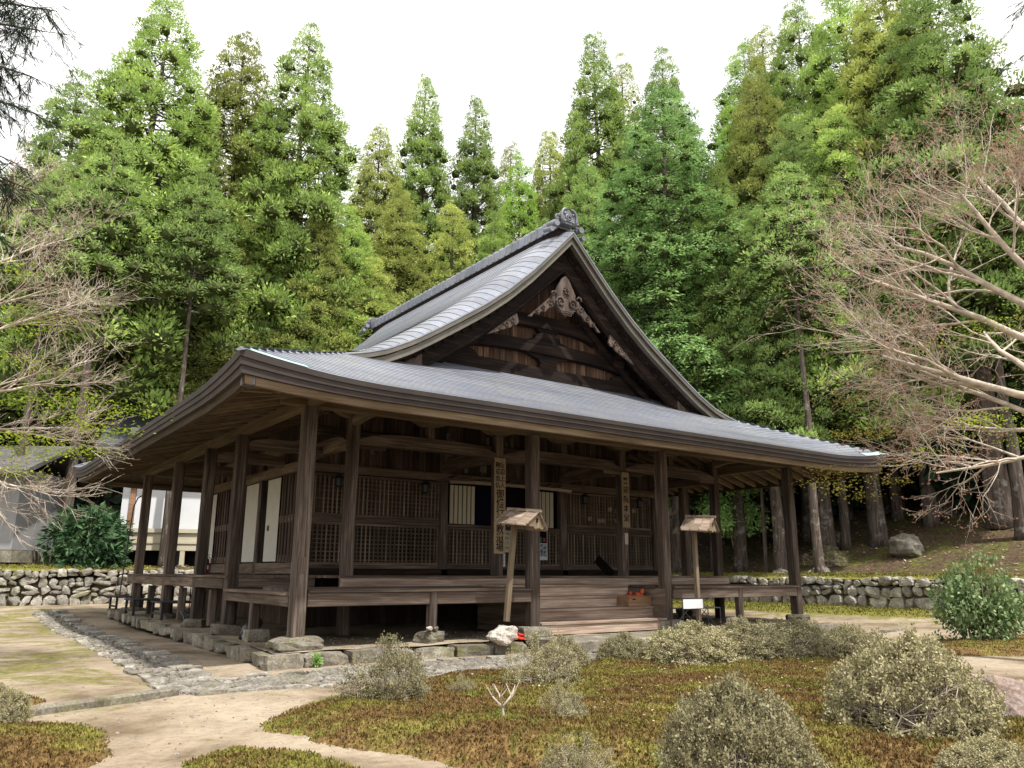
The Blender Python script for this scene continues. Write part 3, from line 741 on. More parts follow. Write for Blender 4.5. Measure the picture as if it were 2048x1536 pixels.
arch_beam('gable_beam', 3.0, 2*XC-3.0, YG-0.20, YG+0.0, 5.93, 6.25, 0.0, 0.0, DX, gable)
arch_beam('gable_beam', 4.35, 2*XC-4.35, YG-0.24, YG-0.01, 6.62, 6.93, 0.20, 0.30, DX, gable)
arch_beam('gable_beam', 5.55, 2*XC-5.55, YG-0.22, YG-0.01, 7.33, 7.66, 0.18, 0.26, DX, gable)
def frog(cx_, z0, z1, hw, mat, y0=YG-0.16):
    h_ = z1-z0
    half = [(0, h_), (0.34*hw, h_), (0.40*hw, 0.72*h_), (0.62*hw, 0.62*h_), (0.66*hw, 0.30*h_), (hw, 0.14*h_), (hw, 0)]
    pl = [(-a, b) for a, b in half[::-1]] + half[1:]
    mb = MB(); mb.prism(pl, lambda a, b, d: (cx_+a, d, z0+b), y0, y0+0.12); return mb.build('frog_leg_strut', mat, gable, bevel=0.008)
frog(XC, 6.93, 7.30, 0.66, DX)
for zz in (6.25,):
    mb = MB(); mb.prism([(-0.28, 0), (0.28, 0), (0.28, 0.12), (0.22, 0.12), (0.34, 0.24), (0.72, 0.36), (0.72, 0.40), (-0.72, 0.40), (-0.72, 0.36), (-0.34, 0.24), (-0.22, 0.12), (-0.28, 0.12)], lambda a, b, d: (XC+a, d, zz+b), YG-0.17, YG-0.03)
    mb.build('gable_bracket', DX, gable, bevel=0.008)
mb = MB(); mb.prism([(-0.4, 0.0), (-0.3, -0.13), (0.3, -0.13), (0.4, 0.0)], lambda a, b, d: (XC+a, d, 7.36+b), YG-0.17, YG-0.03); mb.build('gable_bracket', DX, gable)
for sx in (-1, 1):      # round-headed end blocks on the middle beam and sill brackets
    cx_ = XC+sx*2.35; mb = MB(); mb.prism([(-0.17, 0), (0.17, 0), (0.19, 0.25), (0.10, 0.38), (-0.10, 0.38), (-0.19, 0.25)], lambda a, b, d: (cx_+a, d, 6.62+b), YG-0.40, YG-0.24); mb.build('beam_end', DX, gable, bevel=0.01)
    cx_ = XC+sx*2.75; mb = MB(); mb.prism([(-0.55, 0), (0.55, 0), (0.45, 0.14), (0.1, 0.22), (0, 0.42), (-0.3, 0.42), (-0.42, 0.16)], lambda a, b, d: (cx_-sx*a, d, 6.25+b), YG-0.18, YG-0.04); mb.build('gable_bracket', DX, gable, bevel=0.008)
# carved pendant under the peak
pend = empty('gable_pendant', parent=gable)
half = [(0.0, 8.62), (0.10, 8.55), (0.26, 8.28), (0.34, 8.12), (0.30, 8.06), (0.44, 7.99), (0.46, 7.86), (0.36, 7.74), (0.30, 7.70), (0.24, 7.62), (0.10, 7.58), (0.0, 7.48)]
pl = [(-a, b) for a, b in half[::-1]][:-1] + half
mb = MB(); mb.prism(pl, lambda a, b, d: (XC+a, d, b), YB-0.10, YB-0.02); mb.build('pendant_board', CV, pend, bevel=0.01)
mb = MB()
for sx in (-1, 1):
    sp = [Vector((XC+sx*(0.20+(0.155*(1-a/11))*math.cos(a-0.9)), YB-0.125, 7.86+(0.155*(1-a/11))*math.sin(a-0.9))) for a in np.linspace(0, 9.2, 34)]
    mb.tube(sp, [0.032*(1-i/60) for i in range(34)], 6)
    mb.tube([(XC+sx*0.33, YB-0.12, 8.02), (XC+sx*0.40, YB-0.13, 8.10), (XC+sx*0.48, YB-0.12, 8.08), (XC+sx*0.50, YB-0.12, 8.0)], 0.028, 6)
    for j in range(3):
        mb.tube([(XC+sx*(0.28-0.05*j), YB-0.115, 7.70-0.045*j), (XC+sx*0.12, YB-0.125, 7.62-0.05*j), (XC, YB-0.125, 7.65-0.055*j)], 0.014, 5)
mb.build('spiral_carving', CV, pend, smooth=True)
mb = MB()
for kk in range(6):
    a = kk*PI/3; c = Vector((XC+0.075*math.cos(a), YB-0.14, 8.20+0.075*math.sin(a))); mb.tube([c+Vector((0, .05, 0)), c-Vector((0, .02, 0))], 0.034, 8)
mb.tube([(XC, YB-0.08, 8.20), (XC, YB-0.19, 8.20)], 0.03, 8); mb.build('rosette', CV, pend)
for sx in (-1, 1):
    wing = [(0.30, 8.14), (0.62, 7.82), (0.95, 7.52), (1.20, 7.30), (1.10, 7.30), (1.02, 7.42), (0.88, 7.40), (0.80, 7.50), (0.66, 7.52), (0.56, 7.64), (0.42, 7.70), (0.32, 7.86)]
    mb = MB(); mb.prism(wing, lambda a, b, d: (XC+sx*a, d, b), YB-0.07, YB-0.015)
    for (ca, cb, cr) in ((0.52, 7.78, 0.085), (0.74, 7.60, 0.07), (0.93, 7.47, 0.05)):
        sp = [Vector((XC+sx*(ca+cr*(1-a/9)*math.cos(a)), YB-0.085, cb+cr*(1-a/9)*math.sin(a))) for a in np.linspace(0, 7, 18)]; mb.tube(sp, 0.018, 5)
    mb.build('pendant_wing', CV, pend, bevel=0)
    sp_ = [(1.56, 7.30), (1.50, 7.08), (1.58, 6.98), (1.66, 7.0), (1.74, 6.90), (1.98, 6.80), (2.2, 6.70), (2.42, 6.60), (2.36, 6.66), (1.95, 6.99), (1.74, 7.17)]
    mb = MB(); mb.prism(sp_, lambda a, b, d: (XC+sx*a, d, b), YB-0.07, YB-0.012)
    for (ca, cb, cr) in ((1.70, 7.07, 0.085), (1.88, 6.93, 0.075), (2.06, 6.82, 0.06)):
        q = [Vector((XC+sx*(ca+cr*(1-a/9)*math.cos(a)), YB-0.085, cb+cr*(1-a/9)*math.sin(a))) for a in np.linspace(0, 7, 18)]; mb.tube(q, 0.02, 5)
    mb.build('side_pendant', CV, gable)

# ---- posts, stones, beams of the open veranda
def chamf(w, h, c=0.022):
    a = w/2; poly = [(-a+c, -a), (a-c, -a), (a, -a+c), (a, a-c), (a-c, a), (-a+c, a), (-a, a-c), (-a, -a+c)]
    mb = MB(); mb.prism(poly, lambda x, y, d: (x, y, d), 0, h); return mb
POST = chamf(0.245, H+0.02).mesh('post', WZ)
for i, (x, y) in enumerate([(0, 0), (P1, 0), (P2, 0), (W, 0)] + [(0, y) for y in LY] + [(W, y) for y in LY] + [(4.7, LY[3]), (9.4, LY[3])]):
    inst(POST, 'post', hall, (x, y, -0.02))
FST = [block_mesh('foundation_stone', 300+i, KERB, 3, 0.22, 0.12, 0.05, 5) for i in range(4)]
for i, (x, y, s_) in enumerate([(0, 0, 0.46), (P1, 0, 0.42), (P2, 0, 0.36), (W, 0, 0.36), (2.63, 0, 0.26), (11.7, 0, 0.26), (0, 2.05, 0.26)] + [(0, y, 0.33) for y in LY] + [(W, y, 0.33) for y in LY]):
    inst(FST[i % 4], 'foundation_stone', hall, (x, y, -0.15), (0, 0, i*1.3), (s_, s_*0.85, 0.15))
SP = chamf(0.17, 0.62).mesh('deck_strut', WZ)
for x, y in ((2.63, -0.02), (11.7, -0.02)): inst(SP, 'deck_strut', hall, (x, y-0.06, -0.01), sc=(1, 1, 1.14))
inst(SP, 'deck_strut', hall, (-0.06, 2.05, -0.01), sc=(1, 1, 1.14))
IPOST = chamf(0.235, 4.40-ZU).mesh('inner_post', WZ)
for x in IX: inst(IPOST, 'inner_post', hall, (x, YA, ZU-0.01))
UND = chamf(0.23, ZU+0.2).mesh('under_post', WZ)
for x in IX: inst(UND, 'under_post', hall, (x, YA+0.02, -0.22), sc=(1, 1, 0.98))
def xbeam(name, x0, x1, y, w, z0, z1, mat, parent=hall, bev=0.012): return MB().box(x0, x1, y-w/2, y+w/2, z0, z1).build(name, mat, parent, bevel=bev)
def ybeam(name, y0, y1, x, w, z0, z1, mat, parent=hall, bev=0.012): return MB().box(x-w/2, x+w/2, y0, y1, z0, z1).build(name, mat, parent, bevel=bev)
xbeam('eave_beam', -0.55, W+0.6, 0, 0.20, H, H+0.27, EX)
ybeam('eave_beam', -0.55, 14.0, 0, 0.198, H+0.004, H+0.266, EY)
ybeam('eave_beam', -0.55, 14.0, W, 0.198, H+0.004, H+0.266, EY)
xbeam('eave_beam', 0.2, W-0.2, LY[3], 0.2, H, H+0.27, EX)
xbeam('inner_purlin', 0.3, W+0.2, YA, 0.21, 4.56, 4.84, EX)
# boat-shaped bracket arms, rainbow beams, king struts
BOAT = MB(); BOAT.prism([(-0.52, 0.17), (-0.42, 0.09), (-0.28, 0.03), (-0.15, 0.0), (0.15, 0.0), (0.28, 0.03), (0.42, 0.09), (0.52, 0.17)], lambda a, b, d: (a, d, b), -0.10, 0.10)
BOATM = BOAT.mesh('boat_bracket', EX)
MIDX = [(IX[i]+IX[i+1])/2 for i in range(3)]
for x in IX+MIDX: inst(BOATM, 'boat_bracket', hall, (x, YA, 4.39))
for x in MIDX: MB().box(x-0.085, x+0.085, YA-0.085, YA+0.085, 4.08, 4.40).build('king_strut', WZ, hall)
for i in range(3):
    arch_beam('rainbow_beam', IX[i]+0.1, IX[i+1]-0.1, YA-0.11, YA+0.11, 3.82, 4.11, 0.10, 0.20, WX, hall)
    # carved relief along the lower edge
    x0, x1 = IX[i], IX[i+1]
    for xa, xb in ((x0+0.12, x0+0.75), (x1-0.75, x1-0.12)):
        MB().box(xa, xb, YA-0.122, YA-0.11, 3.70, 3.80).build('beam_moulding', WX, hall)
def yarch(x, y0, y1, zb, zt, mat=WY):
    n = 14; pl = lambda xx, z, s_: [(xx, y0+(y1-y0)*i/n, z-s_*(2*i/n-1)**4) for i in range(n+1)]
    mb = MB(); mb.slab(pl(x-0.1, zt, 0.16), pl(x-0.1, zb, 0.08), pl(x+0.1, zb, 0.08), pl(x+0.1, zt, 0.16)); mb.build('tie_beam', mat, hall)
for x in IX: yarch(x, YA+0.1, YC-0.1, 3.74, 4.05)
for x in (IX[0], IX[3]): yarch(x, 0.1, YA-0.12, 4.30, 4.52)
for y in LY[:3]: 
    arch_beam('tie_beam', 0.1, IX[0]-0.1, y-0.09, y+0.09, 3.72, 3.98, 0.06, 0.14, WX, hall)

# ---- decks and steps
def boards_x(x0, x1, y0, y1, z, n, mat, gap=0.006):
    for i in range(n):
        a = y0+(y1-y0)*i/n; b = y0+(y1-y0)*(i+1)/n-gap; dz = rnd.uniform(-0.004, 0.004)
        MB().box(x0+rnd.uniform(-0.01, 0.01), x1+rnd.uniform(-0.01, 0.01), a, b, z-0.05+dz, z+dz).build('deck_board', mat, hall)
def boards_y(x0, x1, y0, y1, z, n, mat, gap=0.006):
    for i in range(n):
        a = x0+(x1-x0)*i/n; b = x0+(x1-x0)*(i+1)/n-gap; dz = rnd.uniform(-0.004, 0.004)
        MB().box(a, b, y0, y1, z-0.05+dz, z+dz).build('deck_board', mat, hall)
boards_x(0.14, P1-0.14, -0.17, 2.27, ZL, 9, WX)
boards_x(P2+0.14, W-0.02, -0.17, 2.27, ZL, 9, WX)
boards_y(-0.17, 1.83, 0.14, 3.80, ZL-0.055, 8, WY)
xbeam('deck_edge_beam', 0.13, P1-0.13, -0.06, 0.16, 0.47, ZL-0.052, WX)
xbeam('deck_edge_beam', P2+0.13, W-0.13, -0.06, 0.16, 0.47, ZL-0.052, WX)
ybeam('deck_edge_beam', 0.13, LY[0]-0.13, -0.06, 0.16, 0.47, ZL-0.108, WY)
ybeam('deck_edge_beam', 0.13, LY[0]-0.13, W+0.02, 0.16, 0.47, ZL-0.056, WY)
boards_x(IX[0]-0.1, IX[3]+0.3, YA-0.14, YC, ZU, 9, WX)
xbeam('deck_edge_beam', IX[0]-0.13, IX[3]+0.32, YA-0.06, 0.15, ZU-0.245, ZU-0.052, STX)
boards_y(-0.15, IX[0]-0.01, LY[0]-0.12, 14.3, ZU, 8, WY)
for a, b in zip([LY[0], LY[1], LY[2], LY[3]], [LY[1], LY[2], LY[3], 14.4]): ybeam('deck_edge_beam', a+0.13, b-0.13, -0.05, 0.16, ZU-0.28, ZU-0.052, WY)
xbeam('deck_edge_beam', 0.13, IX[0]-0.1, LY[0]-0.04, 0.14, ZU-0.25, ZU-0.052, WX)
boards_y(IX[3]+0.02, W+0.15, YC, 14.3, ZU, 3, WY)
ybeam('deck_edge_beam', YA, LY[3], W+0.02, 0.14, ZU-0.28, ZU-0.056, WY)
SPU = chamf(0.17, 0.78).mesh('deck_strut', WZ)
for y in LY: inst(SPU, 'deck_strut', hall, (0.10, y+0.05, -0.16))
for y in (5.2, 7.9, 11.4): inst(SPU, 'deck_strut', hall, (0.02, y, -0.12))
steps = empty('steps', parent=hall)
SX0, SX1 = P1+0.13, P2-0.13
sz = [0.04, 0.29, 0.54, 0.79]
for i, z in enumerate(sz):
    yf = -0.12+0.42*i; zlow = sz[i-1]+0.002 if i else -0.21
    MB().box(SX0, SX1, yf-0.03, yf+0.46 if i < 3 else YA-0.14, z-0.055, z).build('tread', STX, steps, bevel=0.008)
    MB().box(SX0+0.005, SX1-0.005, yf, yf+0.035, zlow, z-0.056).build('riser', STX, steps)
for xx in (SX0-0.055, SX1+0.005):
    mb = MB(); mb.prism([(-0.10, -0.2), (2.2, -0.2), (2.2, 0.70), (-0.10, 0.70)], lambda a, b, d: (d, a, b), xx, xx+0.048); mb.build('step_side', WY, steps)

# ---- lattice front wall
wallf = empty('front_wall', parent=hall)
WP = chamf(0.23, 4.6-ZU).mesh('wall_post', WZ)
for x in IX: inst(WP, 'wall_post', wallf, (x, YC, ZU))
for y in (8.1, 10.45, 13.39): inst(WP, 'wall_post', wallf, (IX[0], y, ZU))
for i in range(3):
    x0, x1 = IX[i]+0.1, IX[i+1]-0.1
    xbeam('sill_beam', x0-0.2, x1+0.2, YC-0.10, 0.14, ZU+0.005, 1.12+0.02, DX, wallf)
    xbeam('sill_beam', x0, x1, YC, 0.12, 1.145, 1.235, WX, wallf)
xbeam('head_beam', IX[0]-0.16, IX[3]+0.16, YC-0.14, 0.10, 3.47, 3.68, LATX, wallf)
xbeam('head_beam', IX[0]-0.12, IX[3]+0.12, YC-0.02, 0.16, 4.38, 4.60, WX, wallf)
def lattice(x0, x1, z0, z1, nv, nh, y):
    p = empty('lattice_panel', parent=wallf)
    f = MB(); f.box(x0, x1, y-0.03, y+0.03, z0, z0+0.06); f.box(x0, x1, y-0.03, y+0.03, z1-0.06, z1); f.box(x0, x0+0.06, y-0.03, y+0.03, z0+0.061, z1-0.061); f.box(x1-0.06, x1, y-0.03, y+0.03, z0+0.061, z1-0.061)
    f.build('panel_frame', LATX, p)
    vb = MB().box(-0.014, 0.014, y-0.022, y+0.01, z0+0.06, z1-0.06).mesh('lattice_bar', LAT)
    for i in range(nv):
        inst(vb, 'lattice_bar', p, (x0+0.06+(x1-x0-0.12)*(i+0.5)/nv, rnd.uniform(-0.004, 0.004), 0))
    hb = MB().box(x0+0.06, x1-0.06, y+0.012, y+0.032, -0.014, 0.014).mesh('lattice_rail', LATX)
    for i in range(nh): inst(hb, 'lattice_rail', p, (0, 0, z0+0.06+(z1-z0-0.12)*(i+0.5)/nh))
    MB().box(x0+0.03, x1-0.03, y+0.14, y+0.16, z0, z1).build('backing_board', PZ, p)
for i in (0, 2):
    x0, x1 = IX[i]+0.12, IX[i+1]-0.12
    lattice(x0, x1, 1.24, 2.26, 30, 9, YC)
    lattice(x0, x1, 2.42, 3.46, 30, 9, YC)
    xbeam('mid_rail', x0, x1, YC-0.03, 0.12, 2.262, 2.418, WX, wallf)
x0, x1 = IX[1]+0.12, IX[2]-0.12
lattice(x0, x1, 1.24, 2.26, 32, 9, YC)
xbeam('mid_rail', x0, x1, YC-0.03, 0.12, 2.262, 2.34, WX, wallf)
# centre bay: cream slatted doors left and right, dark doorway with navy curtain
for xa, xb, nn in ((6.06, 6.90, 6), (8.95, 9.72, 5)):
    MB().box(xa, xb, YC+0.03, YC+0.05, 2.34, 3.42).build('door_backing', DX, wallf)
    w = (xb-xa)/nn
    for i in range(nn): MB().box(xa+w*i+0.018, xa+w*(i+1)-0.018, YC-0.0, YC+0.025, 2.36, 3.41).build('door_slat', CREAM, wallf)
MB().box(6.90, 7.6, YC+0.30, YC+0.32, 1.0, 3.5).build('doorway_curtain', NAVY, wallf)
MB().box(7.6, 8.95, YC+0.5, YC+0.52, 1.0, 3.5).build('doorway_dark_sheet', DARK, wallf)  # black sheet painted in for the unlit room behind the doorway
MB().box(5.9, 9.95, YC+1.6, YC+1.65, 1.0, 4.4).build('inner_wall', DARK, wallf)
# lean-to shelf of loose boards over the doorway
for i in range(9):
    xa = 5.75+i*0.48; mb = MB(); mb.bar((xa, YC-0.42, 3.50+rnd.uniform(0, 0.06)), (xa+0.42, YC-0.12, 3.62+rnd.uniform(0, 0.05)), 0.11, 0.03); mb.build('shelf_board', LATX, wallf)
arch_beam('shelf_beam', 5.8, 10.05, YC-0.46, YC-0.38, 3.42, 3.50, 0.03, 0.03, STX, wallf)
# boarding over the head beam, some boards with faded paper slips
x = IX[0]+0.05
while x < IX[3]-0.05:
    w = rnd.uniform(0.16, 0.26); MB().box(x+0.004, min(x+w, IX[3])-0.004, YC+rnd.uniform(0.0, 0.015), YC+0.05, 3.60, 5.62).build('wall_plank', PZ, wallf); x += w
PAPER = flat('faded_paper', (0.17, 0.155, 0.14), 0.95, 0.05, var=0.3, nscale=14)
for i in range(16):
    x = rnd.uniform(2.6, 9.5); z = rnd.uniform(3.75, 4.9); MB().box(x, x+0.11, YC-0.012, YC-0.004, z, z+0.30).build('paper_slip', PAPER, wallf)
# underfloor screen and body of the hall
MB().box(IX[0]-0.05, IX[3], YC+0.05, YC+0.09, -0.25, ZU-0.06).build('base_boards', PZ, wallf)
MB().box(IX[0]+0.0, IX[0]+0.04, YC, 13.4, -0.25, ZU-0.06).build('base_boards', PZ, wallf)
MB().box(IX[3]-0.04, IX[3], YC, 13.4, -0.1, 5.4).build('end_wall', PZ, wallf)
MB().box(IX[0], IX[3], 13.36, 13.40, -0.1, 5.4).build('end_wall', PZ, wallf)

# ---- left side wall: sliding doors and lattice between posts
walll = empty('side_wall', parent=hall)
BX = IX[0]
ybeam('sill_beam', YC+0.1, 13.4, BX-0.02, 0.16, ZU-0.25, ZU+0.0, DX, walll)
ybeam('sill_beam', YC+0.1, 13.4, BX-0.04, 0.15, ZU+0.02, 1.28, WY, walll)
ybeam('head_beam', YC+0.1, 13.4, BX-0.06, 0.14, 3.50, 3.75, WY, walll)
ybeam('head_beam', YC+0.1, 13.4, BX-0.04, 0.13, 4.05, 4.30, WY, walll)
for y0 in np.arange(YC+0.15, 13.2, 0.75): MB().box(BX+0.01, BX+0.05, y0, y0+0.74, 3.7, 5.0).build('wall_plank', PZ, walll)
for y in (6.4, 9.2, 11.9): MB().box(BX-0.09, BX+0.0, y-0.1, y+0.1, 3.75, 4.05).build('wall_strut', WZ, walll)
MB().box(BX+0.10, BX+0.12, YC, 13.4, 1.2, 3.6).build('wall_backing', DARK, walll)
def sdoor(y0, y1, nm='sliding_door'):
    d = empty(nm, parent=walll)
    MB().box(BX-0.005, BX+0.02, y0+0.03, y1-0.03, 1.32, 3.48).build('door_panel', WHITE, d)
    fr = MB(); fr.box(BX-0.012, BX+0.026, y0, y0+0.03, 1.29, 3.5); fr.box(BX-0.012, BX+0.026, y1-0.03, y1, 1.29, 3.5); fr.box(BX-0.012, BX+0.026, y0, y1, 1.285, 1.318); fr.box(BX-0.012, BX+0.026, y0, y1, 3.482, 3.51); fr.build('door_frame', DX, d)
    return d
d1 = sdoor(6.72, 7.78); MB().box(BX-0.02, BX-0.006, 7.45, 7.56, 2.12, 2.26).build('door_pull', DARKMETAL, d1)
sdoor(8.38, 9.62); sdoor(12.55, 13.3)
def slat_panel(y0, y1, nv):
    p = empty('lattice_panel', parent=walll)
    MB().box(BX+0.0, BX+0.03, y0, y1, 1.3, 1.48).build('panel_frame', WY, p); MB().box(BX+0.0, BX+0.03, y0, y1, 2.28, 2.46).build('panel_frame', WY, p)
    MB().box(BX+0.03, BX+0.04, y0, y1, 1.3, 3.5).build('panel_paper', PAPER, p)
    for i in range(nv):
        y = y0+(y1-y0)*(i+0.5)/nv; MB().box(BX-0.008, BX+0.028, y-0.045, y+0.045, 1.3, 3.5).build('lattice_bar', PZ, p)
slat_panel(5.15, 6.70, 7); slat_panel(10.65, 12.5, 7)
for y in (9.85,): MB().box(BX-0.02, BX+0.05, 9.64, 10.3, 1.3, 3.5).build('panel_board', PZ, walll)
# ================================================================== trees and plants
def leaf_mat(name, dark, mid, light, trans=0.34, var=(0.75, 1.25), hue=None, nscale=1.1, bright=False):
    m, t, b = new_mat(name, 0.75, 0.15)
    n1 = noise(t, coords(t, 'object', (1, 1, 1)), nscale, 4, 0.6); n2 = noise(t, coords(t, 'object', (1, 1, 1)), nscale*9, 2, 0.6)
    ad = t.nodes.new('ShaderNodeMath'); ad.operation = 'MULTIPLY_ADD'; ad.inputs[1].default_value = 0.35
    s1 = t.nodes.new('ShaderNodeMath'); s1.operation = 'MULTIPLY'; s1.inputs[1].default_value = 0.65
    t.links.new(n1, s1.inputs[0]); t.links.new(n2, ad.inputs[0]); t.links.new(s1.outputs[0], ad.inputs[2])
    kk = 1.55 if bright else GK
    cr = ramp(t, [(0.36, dim(dark, kk)), (0.5, dim(mid, kk)), (0.64, dim(light, kk))]); t.links.new(ad.outputs[0], cr.inputs[0])
    col = tint_random(t, cr.outputs[0], *var)
    t.links.new(col, b.inputs['Base Color'])
    tr = t.nodes.new('ShaderNodeBsdfTranslucent'); t.links.new(col, tr.inputs[0])
    mx = t.nodes.new('ShaderNodeMixShader'); mx.inputs[0].default_value = trans
    out = t.nodes['Material Output']
    t.links.new(b.outputs[0], mx.inputs[1]); t.links.new(tr.outputs[0], mx.inputs[2]); t.links.new(mx.outputs[0], out.inputs[0])
    return m
SUGI = [leaf_mat('cedar_needles_green', (0.095, 0.145, 0.040), (0.186, 0.262, 0.070), (0.312, 0.395, 0.108), bright=True),
        leaf_mat('cedar_needles_olive', (0.115, 0.138, 0.038), (0.215, 0.245, 0.066), (0.335, 0.365, 0.105), bright=True),
        leaf_mat('cedar_needles_deep', (0.080, 0.128, 0.040), (0.160, 0.232, 0.070), (0.265, 0.345, 0.105), bright=True)]
HINOKI = leaf_mat('cypress_sprays', (0.085, 0.155, 0.052), (0.165, 0.272, 0.092), (0.275, 0.40, 0.14), bright=True)
FRESH = leaf_mat('fresh_green_needles', (0.10, 0.17, 0.03), (0.19, 0.30, 0.055), (0.28, 0.40, 0.08), bright=True)
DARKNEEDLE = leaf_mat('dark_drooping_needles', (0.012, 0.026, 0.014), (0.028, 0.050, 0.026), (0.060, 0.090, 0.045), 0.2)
MAPLELEAF = leaf_mat('young_maple_leaves', (0.20, 0.30, 0.03), (0.36, 0.46, 0.05), (0.50, 0.56, 0.08), 0.5)
MUSTARD = leaf_mat('mustard_maple_leaves', (0.18, 0.15, 0.03), (0.31, 0.27, 0.05), (0.44, 0.40, 0.08), 0.45)
BUDS = leaf_mat('reddish_buds', (0.22, 0.10, 0.075), (0.38, 0.21, 0.15), (0.50, 0.32, 0.23), 0.4)
RHODO = leaf_mat('rhododendron_leaves', (0.020, 0.050, 0.022), (0.050, 0.105, 0.045), (0.11, 0.19, 0.085), 0.15, nscale=3)
ANDRO = leaf_mat('glossy_shrub_leaves', (0.10, 0.16, 0.055), (0.21, 0.31, 0.13), (0.40, 0.50, 0.26), 0.15, nscale=3)
ORANGELEAF = leaf_mat('orange_new_leaves', (0.28, 0.17, 0.05), (0.40, 0.26, 0.08), (0.48, 0.36, 0.12), 0.4)
AZLEAF = leaf_mat('azalea_leaves', (0.175, 0.160, 0.080), (0.335, 0.305, 0.165), (0.55, 0.505, 0.32), 0.2, nscale=5)
UNDER = leaf_mat('understory_leaves', (0.015, 0.035, 0.018), (0.035, 0.070, 0.036), (0.085, 0.13, 0.075), 0.15, nscale=2)
def bark_mat(name, dark, mid, light):
    m, t, b = new_mat(name, 0.95, 0.1)
    n1 = noise(t, coords(t, 'object', (9, 9, 0.9)), 1, 5, 0.7); n2 = noise(t, coords(t, 'object', (1, 1, 1)), 2.2, 5, 0.7)
    cr = ramp(t, [(0.33, dark), (0.5, mid), (0.68, light)]); t.links.new(n1, cr.inputs[0])
    r2 = ramp(t, [(0.55, (0, 0, 0)), (0.66, (0.75, 0.75, 0.75))]); t.links.new(n2, r2.inputs[0])
    col = mixc(t, r2.outputs[0], cr.outputs[0], (0.22, 0.215, 0.19)); t.links.new(tint_random(t, col, 0.75, 1.2), b.inputs['Base Color']); bump(t, b, n1, 0.8, 0.04)
    return m
BARK = bark_mat('cedar_bark', (0.030, 0.022, 0.018), (0.075, 0.058, 0.048), (0.14, 0.118, 0.10))
TWIGBARK = flat('pale_twig_bark', (0.52, 0.445, 0.365), 0.9, 0.15, var=0.35, nscale=6)
AZTWIG = flat('azalea_twig', (0.43, 0.37, 0.29), 0.9, 0.15, var=0.4, nscale=9)

